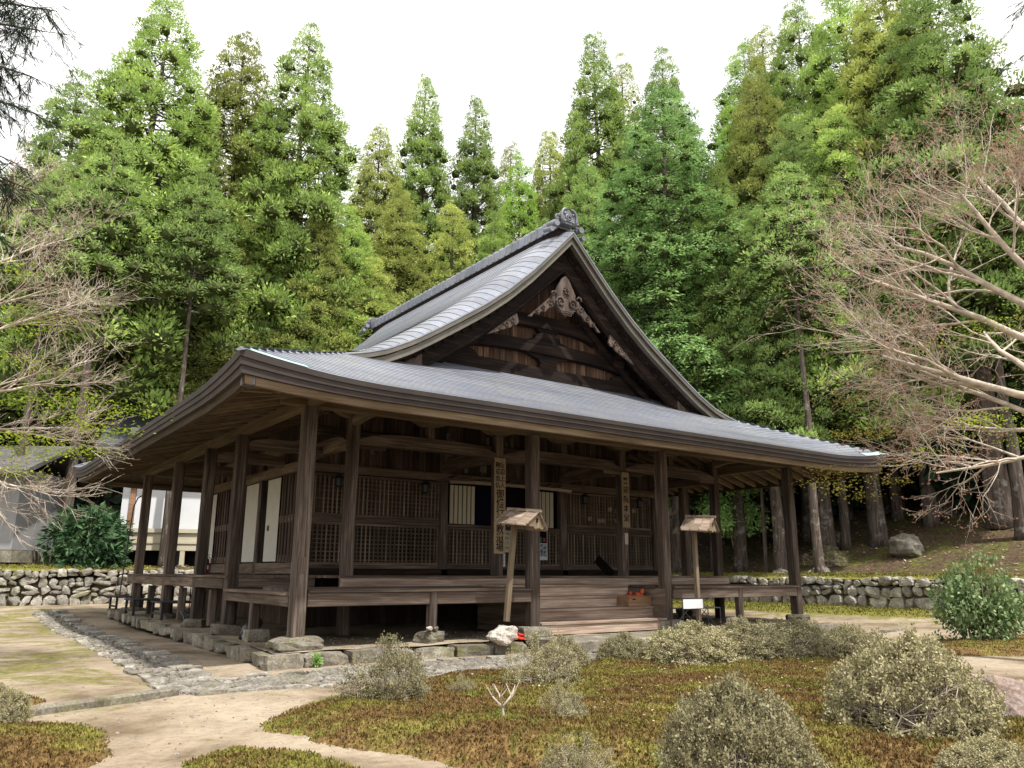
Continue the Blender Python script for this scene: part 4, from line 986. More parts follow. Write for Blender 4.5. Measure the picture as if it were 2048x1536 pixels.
HEART = flat('inner_foliage', (0.075, 0.095, 0.034), 0.95, 0.05, var=0.5, nscale=2.5)
def conifer(seed, mats, H_=20.0, R=3.4, base=0.28, nb=150, kind='sugi', power=0.8, leaves=190, lsz=1.0):
    rng = np.random.default_rng(seed); r = random.Random(seed)
    tr = MB(); bend = [(r.uniform(-0.12, 0.12), r.uniform(-0.12, 0.12)) for _ in range(9)]; bend[0] = (0, 0)
    pts = [(bend[i][0]*0.6, bend[i][1]*0.6, H_*0.97*i/8) for i in range(9)]
    rad_ = [0.36*H_/20*(1-0.93*(i/8)**0.85) for i in range(9)]; rad_[0] *= 1.22
    pts.insert(1, (0, 0, H_*0.02)); rad_.insert(1, 0.36*H_/20)
    tr.tube(pts, rad_, 10)
    cl = []                                              # clumps: centre, radius, outward
    for i in range(nb):
        u = (i+r.random())/nb; u = u**0.88; z = H_*(base+(1-base)*u)
        az = i*2.39996+r.uniform(-0.4, 0.4)
        sh = (1-u)**(power+0.06)*min(1.0, 0.62+1.6*u)
        rr = R*sh*r.uniform(0.68, 1.15)+0.16
        dz = (-0.10 if kind == 'sugi' else -0.18)*rr + (0.35*u)*rr
        d = np.array([math.cos(az), math.sin(az), 0])
        tip = np.array([d[0]*rr, d[1]*rr, z+dz])
        tr.tube([(0, 0, z), (d[0]*rr*0.55, d[1]*rr*0.55, z+dz*0.3-0.05*rr), tuple(tip)], [0.055*(1-u)+0.02, 0.035*(1-u)+0.012, 0.008], 4, False)
        n = max(1, int(1.0+rr*(1.4 if kind == 'sugi' else 1.6)))
        for k in range(n):
            f = 1.0-0.68*k/n*r.uniform(0.8, 1.1)
            side = np.array([-d[1], d[0], 0])*r.uniform(-0.34, 0.34)*rr*(1.1-0.3*f)
            c = np.array([d[0]*rr*f, d[1]*rr*f, z+dz*f*f+0.10*rr*(1-f)])+side+np.array([0, 0, r.uniform(-0.25, 0.3)])
            cl.append((c, (0.27+0.42*(1-u)**0.6)*r.uniform(0.7, 1.25), d))
    cl.append((np.array([0, 0, H_*0.985]), 0.24, np.array([0, 0, 1.0])))
    C = np.array([c for c, _, _ in cl]); Rc = np.array([q for _, q, _ in cl]); D = np.array([d for _, _, d in cl])
    m = leaves; n = len(C)
    q = unit(rng.normal(size=(n, m, 3)))
    out = D[:, None, :]*0.45+np.array([0, 0, 0.42])
    q = unit(q+out)
    rr = Rc[:, None, None]
    if kind == 'sugi':
        st = C[:, None]+q*rr*rng.uniform(0.48, 0.92, (n, m, 1))*np.array([1, 1, 0.82])
        tg_ = unit(np.cross(q, rng.normal(size=q.shape))); mixk = rng.choice([0.15, 0.9], size=(n, m, 1), p=[0.5, 0.5])
        d = unit((1.0-0.5*mixk)*q+mixk*0.8*tg_+np.array([0, 0, 0.35])); ln = rr[..., 0]*rng.uniform(0.17, 0.36, (n, m))*lsz; w = 0.16*ln*rng.uniform(0.7, 1.3, (n, m))
        s_ = unit(np.cross(d, q+0.25*rng.normal(size=q.shape)))
        Q = leaf_quads(st.reshape(-1, 3), d.reshape(-1, 3), ln.ravel(), w.ravel(), rng, s_.reshape(-1, 3))
    else:
        q = unit(rng.normal(size=(n, m, 3))*np.array([1, 1, 0.5])+D[:, None]*0.6)
        st = C[:, None]+q*rr*rng.uniform(0.1, 0.9, (n, m, 1))*np.array([1, 1, 0.6])
        d = unit(q*np.array([1, 1, 0.4])+np.array([0, 0, -0.38])+0.25*rng.normal(size=q.shape)); ln = rr[..., 0]*rng.uniform(0.16, 0.32, (n, m))*lsz; w = 0.20*ln
        s_ = unit(np.cross(d, np.array([0, 0, 1.0])+0.5*rng.normal(size=d.shape)))
        Q = leaf_quads(st.reshape(-1, 3), d.reshape(-1, 3), ln.ravel(), w.ravel(), rng, s_.reshape(-1, 3))
    # solid heart of each tuft
    bm = bmesh.new(); bmesh.ops.create_icosphere(bm, subdivisions=1, radius=1.0); bm.verts.ensure_lookup_table()
    bv = np.array([v.co for v in bm.verts]); bf = np.array([[v.index for v in f.verts] for f in bm.faces]); bm.free()
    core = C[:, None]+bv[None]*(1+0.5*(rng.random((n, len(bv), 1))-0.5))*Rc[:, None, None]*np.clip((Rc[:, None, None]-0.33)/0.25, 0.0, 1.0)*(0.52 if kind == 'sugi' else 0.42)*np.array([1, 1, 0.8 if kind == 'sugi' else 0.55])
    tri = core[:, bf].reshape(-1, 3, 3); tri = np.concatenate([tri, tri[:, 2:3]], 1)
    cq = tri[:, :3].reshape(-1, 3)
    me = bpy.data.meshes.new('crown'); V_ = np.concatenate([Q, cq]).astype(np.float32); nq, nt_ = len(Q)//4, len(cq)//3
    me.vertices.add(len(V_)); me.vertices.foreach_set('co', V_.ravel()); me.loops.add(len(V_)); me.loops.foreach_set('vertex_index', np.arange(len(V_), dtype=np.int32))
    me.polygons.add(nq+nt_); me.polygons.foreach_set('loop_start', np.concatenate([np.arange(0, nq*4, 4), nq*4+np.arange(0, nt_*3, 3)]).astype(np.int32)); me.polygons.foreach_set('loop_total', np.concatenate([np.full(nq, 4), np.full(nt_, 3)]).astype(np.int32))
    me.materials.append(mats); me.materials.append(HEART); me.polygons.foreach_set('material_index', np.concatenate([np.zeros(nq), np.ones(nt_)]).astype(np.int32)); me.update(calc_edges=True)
    return tr.mesh('trunk', BARK, smooth=True, fix=False), me

PROTO = {
 'a': conifer(1, SUGI[0], R=3.9, nb=185, base=0.22), 'b': conifer(2, SUGI[1], R=3.5, nb=175, base=0.30), 'c': conifer(3, SUGI[2], R=3.7, nb=180, base=0.25),
 'd': conifer(4, SUGI[0], R=3.2, nb=150, base=0.34, power=0.9), 'e': conifer(5, SUGI[1], R=3.0, nb=140, base=0.20, power=0.7, leaves=170),
 'h': conifer(6, HINOKI, R=4.8, nb=190, base=0.16, kind='hinoki', power=0.72, leaves=150), 'f': conifer(7, FRESH, R=3.4, nb=130, base=0.25, leaves=170),
 't': conifer(8, SUGI[2], R=1.9, nb=70, base=0.62, power=0.8, leaves=80)}
def tree(px, ytop, dist, proto, label, name='cedar_tree', rs=1.0, group='cedars on the slope behind the hall', rot=None):
    b = at(px, 1100, dist); zb = gz(b.x, b.y)-0.15
    top = at(px, ytop, dist); h = max(5.0, top.z-zb)
    o = empty(name, (b.x, b.y, zb), rnd.uniform(0, 6.28) if rot is None else rot, label, 'tree', group)
    s_ = h/20.0; sx = s_**0.6*rs*1.18
    o.scale = (sx, sx, s_)
    inst(PROTO[proto][0], 'trunk', o); inst(PROTO[proto][1], 'crown', o)
    return o
T = [ # px, top y, distance, kind, width, label
 (205, -40, 42, 'a', 1.05, 'tall green cedar leaving the top edge, first from the left edge of the sky'),
 (395, 62, 45, 'b', 1.0, 'olive cedar with pointed top, second tall crown from the left'),
 (543, 55, 43, 'a', 0.95, 'pointed yellow-green cedar, third tall crown from the left, just left of the open sky'),
 (300, 300, 45, 'c', 0.9, 'lower deep green cedar in front of the left crowns'),
 (470, 330, 43, 'a', 0.95, 'lower bright cedar below the second and third left crowns'),
 (605, 400, 41, 'b', 0.8, 'olive cedar filling the right edge of the left tree group'),
 (130, 260, 46, 'c', 0.95, 'dark cedar standing behind the storehouse gable'),
 (722, 258, 58, 'b', 0.85, 'small olive cedar, first pointed top in the gap of sky'),
 (820, 160, 62, 'd', 0.85, 'slender tall cedar standing highest in the middle gap of sky'),
 (937, 203, 62, 'd', 0.85, 'slender cedar right of the highest one in the middle gap'),
 (1018, 290, 68, 'e', 0.75, 'small reddish-olive cedar top peeping out behind the fresh green one'),
 (1036, 318, 52, 'f', 0.75, 'fresh light green conifer left of the ridge ornament'),
 (1105, 272, 60, 'b', 0.8, 'brownish cedar above the ridge ornament'),
 (660, 420, 42, 'a', 0.95, 'low cedar rising just behind the ridge at its far end'),
 (775, 390, 44, 'b', 0.95, 'low olive cedar behind the middle of the ridge'),
 (890, 410, 46, 'e', 0.95, 'low tawny cedar behind the near half of the ridge'),
 (985, 440, 44, 'a', 0.85, 'low green cedar behind the ridge near the gable'),
 (1100, 450, 46, 'c', 0.8, 'deep green cedar directly behind the gable peak'),
 (1213, 80, 54, 'd', 0.95, 'tall slender cedar, first peak right of the sky gap'),
 (1275, 122, 60, 'e', 0.8, 'cedar top just right of the first peak after the sky gap'),
 (1370, 108, 58, 'c', 0.8, 'grey-green cedar top rising behind the broad light green cypress'),
 (1560, 82, 58, 'c', 0.95, 'dark rounded conifer crown at the right rim of the sky'),
 (1607, 40, 52, 'e', 0.8, 'narrow cedar top standing above the right slope of trees'),
 (1530, 190, 46, 'f', 0.75, 'light green conifer between the cypress and the dark crown'),
 (1580, 150, 43, 'b', 0.95, 'olive cedar with a pale bare trunk showing, right of the cypress'),
 (1690, -10, 48, 'a', 0.95, 'tall cedar whose tip touches the top edge of the picture'),
 (1800, -60, 44, 'a', 1.05, 'broad cedar cut by the top edge, right part'),
 (1900, -90, 41, 'b', 1.05, 'olive cedar cut by the top edge near the right corner'),
 (2010, -110, 38, 'c', 1.05, 'dark cedar filling the upper right corner'),
 (1655, 230, 38, 'c', 0.9, 'cedar in front on the right slope above the roof tip'),
 (1760, 210, 38, 'a', 0.9, 'bright cedar behind the bare maple on the right'),
 (1870, 260, 40, 'c', 0.85, 'cedar behind the upper twigs of the bare maple'),
 (1480, 330, 38, 'a', 0.75, 'low cedar to the right of the cypress above the eave'),
 (1560, 420, 36, 'c', 0.8, 'low cedar just above the right end of the roof'),
 (1965, 60, 50, 'b', 1.0, 'olive cedar behind the maple top near the right edge'), (2045, 150, 46, 'c', 1.0, 'deep green cedar at the right edge behind the maple'), (1930, 420, 44, 'a', 0.95, 'low cedar closing the wood behind the maple limbs'), (2040, 430, 42, 'c', 0.95, 'low dark cedar at the right edge behind the maple limbs'), (1700, 480, 44, 'a', 0.9, 'low cedar behind the roof tip, right of it'), (1810, 470, 43, 'b', 0.9, 'low olive cedar behind the middle of the maple'),
 (395, 420, 41.5, 'b', 0.95, 'low olive cedar directly above the near left eave corner'), (545, 470, 41.5, 'c', 0.9, 'low deep green cedar above the left half of the lower roof'), (720, 520, 41, 'b', 0.9, 'low olive cedar just over the far end of the ridge'), (250, 520, 43, 'b', 0.9, 'low olive cedar above the storehouse roof'), (1190, 330, 48, 'c', 0.85, 'cedar between the ridge ornament and the cypress'), (1440, 380, 44, 'b', 0.8, 'olive cedar behind the right flank of the broad cypress'), (1620, 470, 41, 'a', 0.85, 'low bright cedar over the right end of the lower roof'),
 (20, 120, 46, 'c', 1.0, 'cedar behind the near dark branches at the left edge'),
]
for px, yt, di, k, rs, lb in T: tree(px, yt, di, k, lb, rs=rs)
tree(1365, 172, 39, 'h', 'broad light green cypress with drooping sprays right of the gable', 'cypress_tree', 1.05)
tree(1270, 330, 42, 'h', 'smaller light green cypress between the gable and the broad one', 'cypress_tree', 0.8)
# high-pruned trunks on the slope at the right, under the closed canopy
def trunk_tree(px, ybase, dist, r0, label, ytop=300):
    p = at(px, ybase, dist); zb = gz(p.x, p.y)-0.1
    o = empty('cedar_tree', (p.x, p.y, zb), rnd.uniform(0, 6), label, 'tree', 'high-pruned cedars on the right slope')
    h = at(px, ytop, dist).z-zb; s_ = h/20; r0 *= 0.70; o.scale = (r0/0.36, r0/0.36, s_)
    inst(PROTO['t'][0], 'trunk', o); c = inst(PROTO['t'][1], 'crown', o); c.scale = (0.36/r0*1.15, 0.36/r0*1.15, 1)
for a in [(1638, 1120, 34.2, 0.30, 'lichen-spotted trunk standing right of the veranda corner post', 330), (1692, 1085, 38, 0.32, 'second lichen-spotted trunk, right of the first one', 330),
          (1532, 1125, 36.5, 0.14, 'very thin straight trunk seen between the last two veranda posts', 420), (1430, 1100, 39, 0.36, 'thick trunk seen behind the right notice post', 380),
          (1560, 1060, 41, 0.30, 'trunk in the shade left of the corner post', 400), (1795, 1020, 42, 0.42, 'grey trunk above the boulder, left of the dark thicket', 350), (1480, 1050, 44, 0.3, 'dim trunk deep in the wood between the veranda posts', 400),
          (1850, 1010, 44, 0.30, 'dim trunk behind the boulder', 350), (1885, 1000, 46, 0.36, 'dim trunk in the middle of the right thicket', 350), (1925, 1005, 43, 0.32, 'dim trunk right of the middle of the thicket', 340),
          (1985, 995, 38, 0.46, 'thick trunk near the right edge of the picture', 300), (2035, 985, 36, 0.42, 'mossy thick trunk at the right edge of the picture', 300), (1745, 1030, 50, 0.4, 'far trunk in the gap right of the roof tip', 360),
          (1380, 1060, 46, 0.35, 'far trunk behind the right end of the hall', 420), (1950, 1040, 47, 0.35, 'far trunk between the two thick right-hand ones', 360)]:
    trunk_tree(a[0], a[1], a[2], a[3], a[4], a[5])
for a in [(130, 1060, 37, 0.40, 'reddish thick trunk rising beside the rhododendron on the left', 250), (330, 1090, 36.8, 0.30, 'pale straight trunk in front of the white storehouse', 330), (18, 1080, 36, 0.26, 'brown trunk at the left edge before the white shed', 300), (360, 1000, 40, 0.34, 'trunk seen over the storehouse roof', 380), (60, 1000, 44, 0.3, 'far thin trunk among the left maple twigs', 300), (230, 1000, 46, 0.32, 'far trunk behind the storehouse gable', 420)]:
    trunk_tree(*a)

# understory: dark evergreen shrubs in the thicket at the right and behind the hall
def bush_mesh(name, seed, n, mat, ln=(0.10, 0.2), wd=0.32, shell=0.55, up=0.2, lobes=9):
    rng = np.random.default_rng(seed)
    cs = unit(rng.normal(size=(lobes, 3)))*np.array([0.6, 0.6, 0.42])*rng.uniform(0.4, 1.0, (lobes, 1))+np.array([0, 0, 0.55]); rs = rng.uniform(0.30, 0.52, lobes)
    k = rng.integers(0, lobes, n); q = unit(rng.normal(size=(n, 3))); st = cs[k]+q*(rs[k][:, None])*rng.uniform(shell, 1.0, (n, 1)); st[:, 2] = np.maximum(st[:, 2], 0.03)
    d = unit(q+np.array([0, 0, up])+0.6*rng.normal(size=q.shape)); l_ = rng.uniform(ln[0], ln[1], n)
    return np_mesh(name, leaf_quads(st, d, l_, l_*wd, rng), mat)
def stems_mesh(seed, n, r0, mat, spread=0.6, h=0.8):
    r = random.Random(seed); mb = MB()
    for i in range(n):
        a = r.uniform(0, 6.28); e = (math.cos(a)*spread*r.random(), math.sin(a)*spread*r.random(), h*r.uniform(0.6, 1.1))
        mb.tube([(0.05*math.cos(a), 0.05*math.sin(a), 0), (e[0]*0.4, e[1]*0.4, e[2]*0.5), e], [r0, r0*0.7, r0*0.3], 5)
    return mb.mesh('stem', mat, fix=False)
UB = [bush_mesh('foliage', 60+i, 2600, UNDER, (0.10, 0.22)) for i in range(3)]; US = stems_mesh(5, 6, 0.03, TWIGBARK)
def under_bush(px, py, dist, s_, label, mat=None):
    p = at(px, py, dist); o = empty('evergreen_shrub', (p.x, p.y, gz(p.x, p.y)-0.05), rnd.uniform(0, 6), label, 'shrub', 'dark shrubs in the wood'); o.scale = (s_*1.2, s_*1.2, s_)
    inst(rnd.choice(UB), 'foliage', o); inst(US, 'stem', o)
for a in [(1760, 960, 45, 3.6, 'dark shrub mass right of the roof tip'), (1850, 950, 46, 4.0, 'dark shrub mass above the boulder'), (1940, 950, 44, 3.8, 'dark shrub mass between the right trunks'), (2040, 960, 42, 4.0, 'dark shrub mass at the right edge under the maple'),
          (1650, 980, 48, 3.6, 'dark shrub mass behind the lichen-spotted trunks'), (1540, 1000, 50, 3.4, 'dark shrub mass seen under the right eave'), (1420, 1010, 50, 3.4, 'dark shrub mass behind the right end of the veranda'),
          (60, 1010, 42, 3.6, 'dark shrub mass behind the white shed on the left'), (180, 1010, 44, 3.8, 'dark shrub mass between shed and storehouse'), (20, 900, 54, 6, 'large dark thicket behind the shed roof'), (230, 880, 52, 6, 'large dark thicket behind the storehouse roof'), (420, 900, 50, 6, 'large dark thicket hidden partly by the left eave')]:
    under_bush(*a)
UB2 = bush_mesh('foliage', 71, 4500, HINOKI, (0.05, 0.11), 0.3, 0.3, -0.1)
p = at(1470, 1045, 38.5); o = empty('cypress_sapling', (p.x, p.y, gz(p.x, p.y)), 0.4, 'bright green young cypress seen between the right veranda posts', 'sapling'); o.scale = (1.9, 1.9, 1.6)
f_ = inst(UB2, 'foliage', o, (0, 0, 0.9)); inst(stems_mesh(8, 3, 0.03, TWIGBARK, 0.3, 1.5), 'stem', o)

# ---- bare maples: branching skeleton of tubes, twigs, buds
def maple(seed, roots, mat, twig_r=0.006, bud_mat=None, nbud=2, spread=0.55, flat_=0.55, depth=5):
    """roots: list of (start, direction, length, radius)"""
    r = random.Random(seed); limb = MB(); twig = MB(); tips = []
    def grow(p, d, ln, rd, lv):
        n = 5 if lv < 3 else 3; pts = [p]; rr = [rd]; q = p; dd = d
        for i in range(n):
            dd = (dd+Vector((r.gauss(0, 0.13), r.gauss(0, 0.13), r.gauss(0, 0.10)+0.02))).normalized()
            q = q+dd*(ln/n); pts.append(q); rr.append(rd*(1-0.62*(i+1)/n))
        (limb if rd > 0.016 else twig).tube(pts, rr, 6 if rd > 0.03 else (4 if rd > 0.01 else 3), False)
        if lv >= depth: tips.append(pts[-1]); tips.append(pts[-2]); return
        nch = {0: 7, 1: 7, 2: 5, 3: 4, 4: 2}[min(lv, 4)]
        for k in range(nch):
            f = 0.25+0.75*(k+r.random()*0.8)/nch; f = min(f, 1.0); i = min(int(f*n), n-1); b = pts[i].lerp(pts[i+1], f*n-i)
            a = Vector((r.gauss(0, 1), r.gauss(0, 1), r.gauss(0, 1)*flat_)).normalized()
            nd = (dd*1.0+a*spread*1.25).normalized()
            grow(b, nd, ln*r.uniform(0.48, 0.72), max(rr[i]*r.uniform(0.42, 0.62), twig_r*0.6), lv+1)
    for p, d, ln, rd in roots: grow(Vector(p), Vector(d).normalized(), ln, rd, 1)
    return limb, twig, np.array([tuple(t_) for t_ in tips])
def maple_tree(label, base, roots, seed, trunk_pts, trunk_r, buds=BUDS, bud_len=0.035, nb=2, **kw):
    o = empty('bare_maple_tree', base, label=label, cat='tree'); B = Vector(base)
    limb, twig, tips = maple(seed, [(Vector(p)-B, d, l_, rd) for p, d, l_, rd in roots], TWIGBARK, **kw)
    tk = MB(); tk.tube([Vector(p)-B for p in trunk_pts], trunk_r, 12); tk.build('trunk', TWIGBARK, o, smooth=True, fix=False)
    limb.build('branches', TWIGBARK, o, smooth=True, fix=False); c = twig.build('twigs', TWIGBARK, o, fix=False)
    rng = np.random.default_rng(seed); t_ = np.repeat(tips, nb, 0); d = unit(rng.normal(size=t_.shape)); ln = rng.uniform(0.5, 1.3, len(t_))*bud_len
    inst(np_mesh('buds', leaf_quads(t_+0.02*rng.normal(size=t_.shape), d, ln, ln*0.33, rng), buds), 'buds', o)
    return o, tips
# right maple: trunk just outside the frame, limbs sweeping left
def A(px, py, d): return at(px, py, d)
tb = A(2150, 1150, 17.5); tb.z = gz(tb.x, tb.y)
m0 = A(2120, 900, 17.5); m1 = A(2100, 640, 17.3); m2 = A(2085, 420, 17.2)
def dirto(a, b): return (b-a)
R_ = []
for (p0, tgt, rd) in [((2115, 800, 17.4), (1660, 690, 16.2), 0.085), ((2110, 700, 17.3), (1640, 560, 17.5), 0.075), ((2100, 640, 17.3), (1720, 480, 18.2), 0.075), ((2100, 560, 17.3), (1800, 380, 16.8), 0.07),
                      ((2095, 500, 17.2), (1900, 300, 18.0), 0.07), ((2112, 840, 17.4), (1690, 795, 17.6), 0.06), ((2118, 900, 17.5), (1790, 940, 16.5), 0.05), ((2110, 760, 17.3), (1760, 640, 19.0), 0.07), ((2090, 440, 17.2), (2010, 300, 16.5), 0.06), ((2116, 860, 17.5), (1830, 900, 19.0), 0.05)]:
    a = A(*p0); b = A(*tgt); R_.append((a, b-a, (b-a).length*0.75, rd))
mr, mtips = maple_tree('leafless maple with pale sweeping branches and reddish buds at the right', tb, R_, 21, [tb, m0, m1, m2], [0.20, 0.17, 0.13, 0.08], nb=2, bud_len=0.05, spread=0.62)
# left maple: limbs entering from the left edge
tb2 = A(-130, 1150, 15.5); tb2.z = gz(tb2.x, tb2.y)
q0 = A(-120, 900, 15.5); q1 = A(-110, 600, 15.5); q2 = A(-100, 430, 15.5); R2 = []
for (p0, tgt, rd) in [((-118, 880, 15.5), (200, 1040, 15.0), 0.035), ((-116, 800, 15.5), (250, 740, 15.2), 0.04), ((-114, 700, 15.5), (270, 640, 16.2), 0.04), ((-112, 640, 15.5), (230, 560, 15.0), 0.035), ((-108, 560, 15.5), (200, 430, 16.0), 0.035), ((-117, 840, 15.5), (230, 900, 16.0), 0.035), ((-104, 480, 15.5), (120, 330, 15.5), 0.03)]:
    a = A(*p0); b = A(*tgt); R2.append((a, b-a, (b-a).length*0.60, rd))
ml, ltips = maple_tree('leafless maple with thin pale twigs reaching in from the left edge', tb2, R2, 33, [tb2, q0, q1, q2], [0.16, 0.13, 0.10, 0.06], nb=1, bud_len=0.03, spread=0.55, flat_=0.4, depth=5)
def leaf_spray(parent, name, pts, n, mat, seed, sp=(0.35, 0.35, 0.07), ln=(0.03, 0.06)):
    rng = np.random.default_rng(seed); P = np.repeat(np.array([tuple(p - Vector(parent.location)) for p in pts]), n, 0); P = P+rng.normal(size=P.shape)*np.array(sp)
    d = unit(rng.normal(size=P.shape)*np.array([1, 1, 0.35])); l_ = rng.uniform(*ln, len(P)); s_ = unit(np.cross(d, np.array([0, 0, 1.0])+0.5*rng.normal(size=d.shape)))
    inst(np_mesh(name, leaf_quads(P, d, l_, l_*0.42, rng, s_), mat), name, parent)
leaf_spray(ml, 'young_leaves', [A(x, y, 15+rnd.uniform(-0.6, 0.6)) for x, y in [(20, 805), (60, 790), (100, 810), (130, 838), (170, 850), (200, 830), (250, 815), (290, 825), (150, 905), (190, 900), (60, 880), (20, 872), (90, 880), (240, 860), (30, 620), (60, 660), (110, 640), (20, 540), (40, 720), (90, 740), (30, 900), (70, 915), (110, 900), (140, 800), (10, 940), (60, 950), (170, 790), (210, 870)]], 95, MAPLELEAF, 3, (0.22, 0.22, 0.05))
leaf_spray(mr, 'young_leaves', [A(x, y, 17+rnd.uniform(-1, 1)) for x, y in [(1640, 965), (1680, 975), (1720, 990), (1700, 950), (1660, 940), (1750, 870), (1720, 865), (1690, 870), (1800, 930), (1780, 960), (1700, 800), (1760, 790)]], 110, MUSTARD, 4, (0.26, 0.26, 0.06))
leaf_spray(mr, 'young_leaves', [A(x, y, 17+rnd.uniform(-1, 1)) for x, y in [(1900, 850), (1950, 840), (1990, 835), (2030, 850), (1930, 870), (1960, 660), (2010, 640), (1880, 690), (1850, 905), (2040, 880), (1910, 770)]], 120, MAPLELEAF, 6, (0.30, 0.30, 0.06))

# ---- near dark cedar at the left edge, drooping sprays
def droop_branch(root, name, p0, p1, n, seed, mat, ln=0.34):
    r = random.Random(seed); rng = np.random.default_rng(seed); p0 = Vector(p0); p1 = Vector(p1); L0 = Vector(root.location)
    mb = MB(); pts = [p0.lerp(p1, t)+Vector((0, 0, -0.25*t*t)) for t in np.linspace(0, 1, 7)]
    mb.tube([p-L0 for p in pts], [0.035*(1-0.8*i/6) for i in range(7)], 5, False)
    st = []; dr = []
    for i in range(n):
        t = r.uniform(0.15, 1.0); j = min(int(t*6), 5); p = pts[j].lerp(pts[j+1], t*6-j)
        s_ = Vector((r.gauss(0, 1), r.gauss(0, 1), r.uniform(-0.9, 0.1))).normalized(); l_ = r.uniform(0.25, 0.7)
        q = p+s_*l_*0.9+Vector((0, 0, -0.2*l_)); mb.tube([p-L0, q-L0], [0.006, 0.002], 3, False)
        for k in range(30):
            f = r.uniform(0.1, 1.0); st.append(tuple(p.lerp(q, f)-L0)); dr.append((s_.x*0.7+r.gauss(0, 0.45), s_.y*0.7+r.gauss(0, 0.45), -0.75+r.gauss(0, 0.35)))
    st = np.array(st); dr = unit(np.array(dr)); l_ = rng.uniform(0.4, 1.0, len(st))*ln*0.55
    mb.build('branch', BARK, root, fix=False); inst(np_mesh('needles', leaf_quads(st, dr, l_, l_*0.035, rng), mat), 'needles', root)
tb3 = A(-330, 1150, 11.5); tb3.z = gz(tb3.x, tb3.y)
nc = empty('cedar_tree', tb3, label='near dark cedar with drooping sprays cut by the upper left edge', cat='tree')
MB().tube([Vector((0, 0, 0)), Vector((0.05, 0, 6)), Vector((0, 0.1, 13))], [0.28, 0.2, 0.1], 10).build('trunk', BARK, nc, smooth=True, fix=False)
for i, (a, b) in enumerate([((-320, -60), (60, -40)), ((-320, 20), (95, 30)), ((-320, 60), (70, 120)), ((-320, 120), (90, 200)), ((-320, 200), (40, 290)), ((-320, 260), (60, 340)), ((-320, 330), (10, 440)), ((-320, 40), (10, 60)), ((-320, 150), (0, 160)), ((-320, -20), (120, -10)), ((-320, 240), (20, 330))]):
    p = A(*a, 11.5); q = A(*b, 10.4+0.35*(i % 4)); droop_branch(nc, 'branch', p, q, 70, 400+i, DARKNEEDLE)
tb4 = A(2330, 1150, 13); tb4.z = gz(tb4.x, tb4.y)
nd = empty('cedar_tree', tb4, label='near dark cedar whose shaded branch tips hang in at the upper right corner', cat='tree')
MB().tube([Vector((0, 0, 0)), Vector((0.05, 0, 6)), Vector((0, 0.1, 14))], [0.28, 0.2, 0.1], 10).build('trunk', BARK, nd, smooth=True, fix=False)
for i, (a, b) in enumerate([((2330, -60), (2050, -30)), ((2330, 10), (2060, 60)), ((2330, 80), (2070, 160))]):
    droop_branch(nd, 'branch', A(*a, 13), A(*b, 12.4), 60, 430+i, DARKNEEDLE)
# ================================================================== moss beds, shrubs of the forecourt
def moss_mat(name, greens, browns, k=0.5, bright_=(0.14, 0.20, 0.03)):
    m, t, b = new_mat(name, 0.9, 0.1)
    n1 = noise(t, coords(t, 'world', (1, 1, 1), False), 1.1, 6, 0.7, 0.5); n2 = noise(t, coords(t, 'world', (1, 1, 1), False), 16, 4, 0.7)
    g = ramp(t, [(0.3, greens[0]), (0.5, greens[1]), (0.7, greens[2])]); br = ramp(t, [(0.3, browns[0]), (0.5, browns[1]), (0.7, browns[2])])
    t.links.new(n2, g.inputs[0]); t.links.new(n2, br.inputs[0])
    f = ramp(t, [(k-0.08, (0, 0, 0)), (k+0.09, (0.85, 0.85, 0.85))]); t.links.new(n1, f.inputs[0])
    n5 = noise(t, coords(t, 'world', (1, 1, 1), False), 0.9, 5, 0.7, 0.8); f5 = ramp(t, [(0.56, (0, 0, 0)), (0.68, (0.8, 0.8, 0.8))]); t.links.new(n5, f5.inputs[0])
    base_ = mixc(t, f5.outputs[0], mixc(t, f.outputs[0], g.outputs[0], br.outputs[0]), bright_)
    t.links.new(mixc(t, 1.0, base_, (GK, GK, GK), 'MULTIPLY'), b.inputs['Base Color']); bump(t, b, n2, 0.8, 0.03)
    return m
MOSS = moss_mat('haircap_moss', ((0.090, 0.100, 0.022), (0.205, 0.190, 0.042), (0.37, 0.325, 0.090)), ((0.075, 0.040, 0.020), (0.155, 0.084, 0.037), (0.265, 0.160, 0.072)), 0.47)
YMOSS = moss_mat('yellow_moss', ((0.11, 0.11, 0.025), (0.19, 0.18, 0.04), (0.28, 0.255, 0.06)), ((0.08, 0.07, 0.025), (0.15, 0.13, 0.04), (0.23, 0.20, 0.07)), 0.6)
def inside(P, poly):
    x, y = P[:, 0], P[:, 1]; c = np.zeros(len(P), bool); n = len(poly); dm = np.full(len(P), 1e9)
    for i in range(n):
        (x1, y1), (x2, y2) = poly[i], poly[(i+1) % n]
        cond = ((y1 > y) != (y2 > y)) & (x < (x2-x1)*(y-y1)/(y2-y1+1e-12)+x1); c ^= cond
        t = np.clip(((x-x1)*(x2-x1)+(y-y1)*(y2-y1))/((x2-x1)**2+(y2-y1)**2), 0, 1); dm = np.minimum(dm, np.hypot(x-x1-t*(x2-x1), y-y1-t*(y2-y1)))
    return c, dm
def smooth_poly(poly, n=4):
    for _ in range(2):
        q = []
        for i in range(len(poly)):
            a, b = poly[i], poly[(i+1) % len(poly)]; q += [(a[0]*.75+b[0]*.25, a[1]*.75+b[1]*.25), (a[0]*.25+b[0]*.75, a[1]*.25+b[1]*.75)]
        poly = q
    return poly
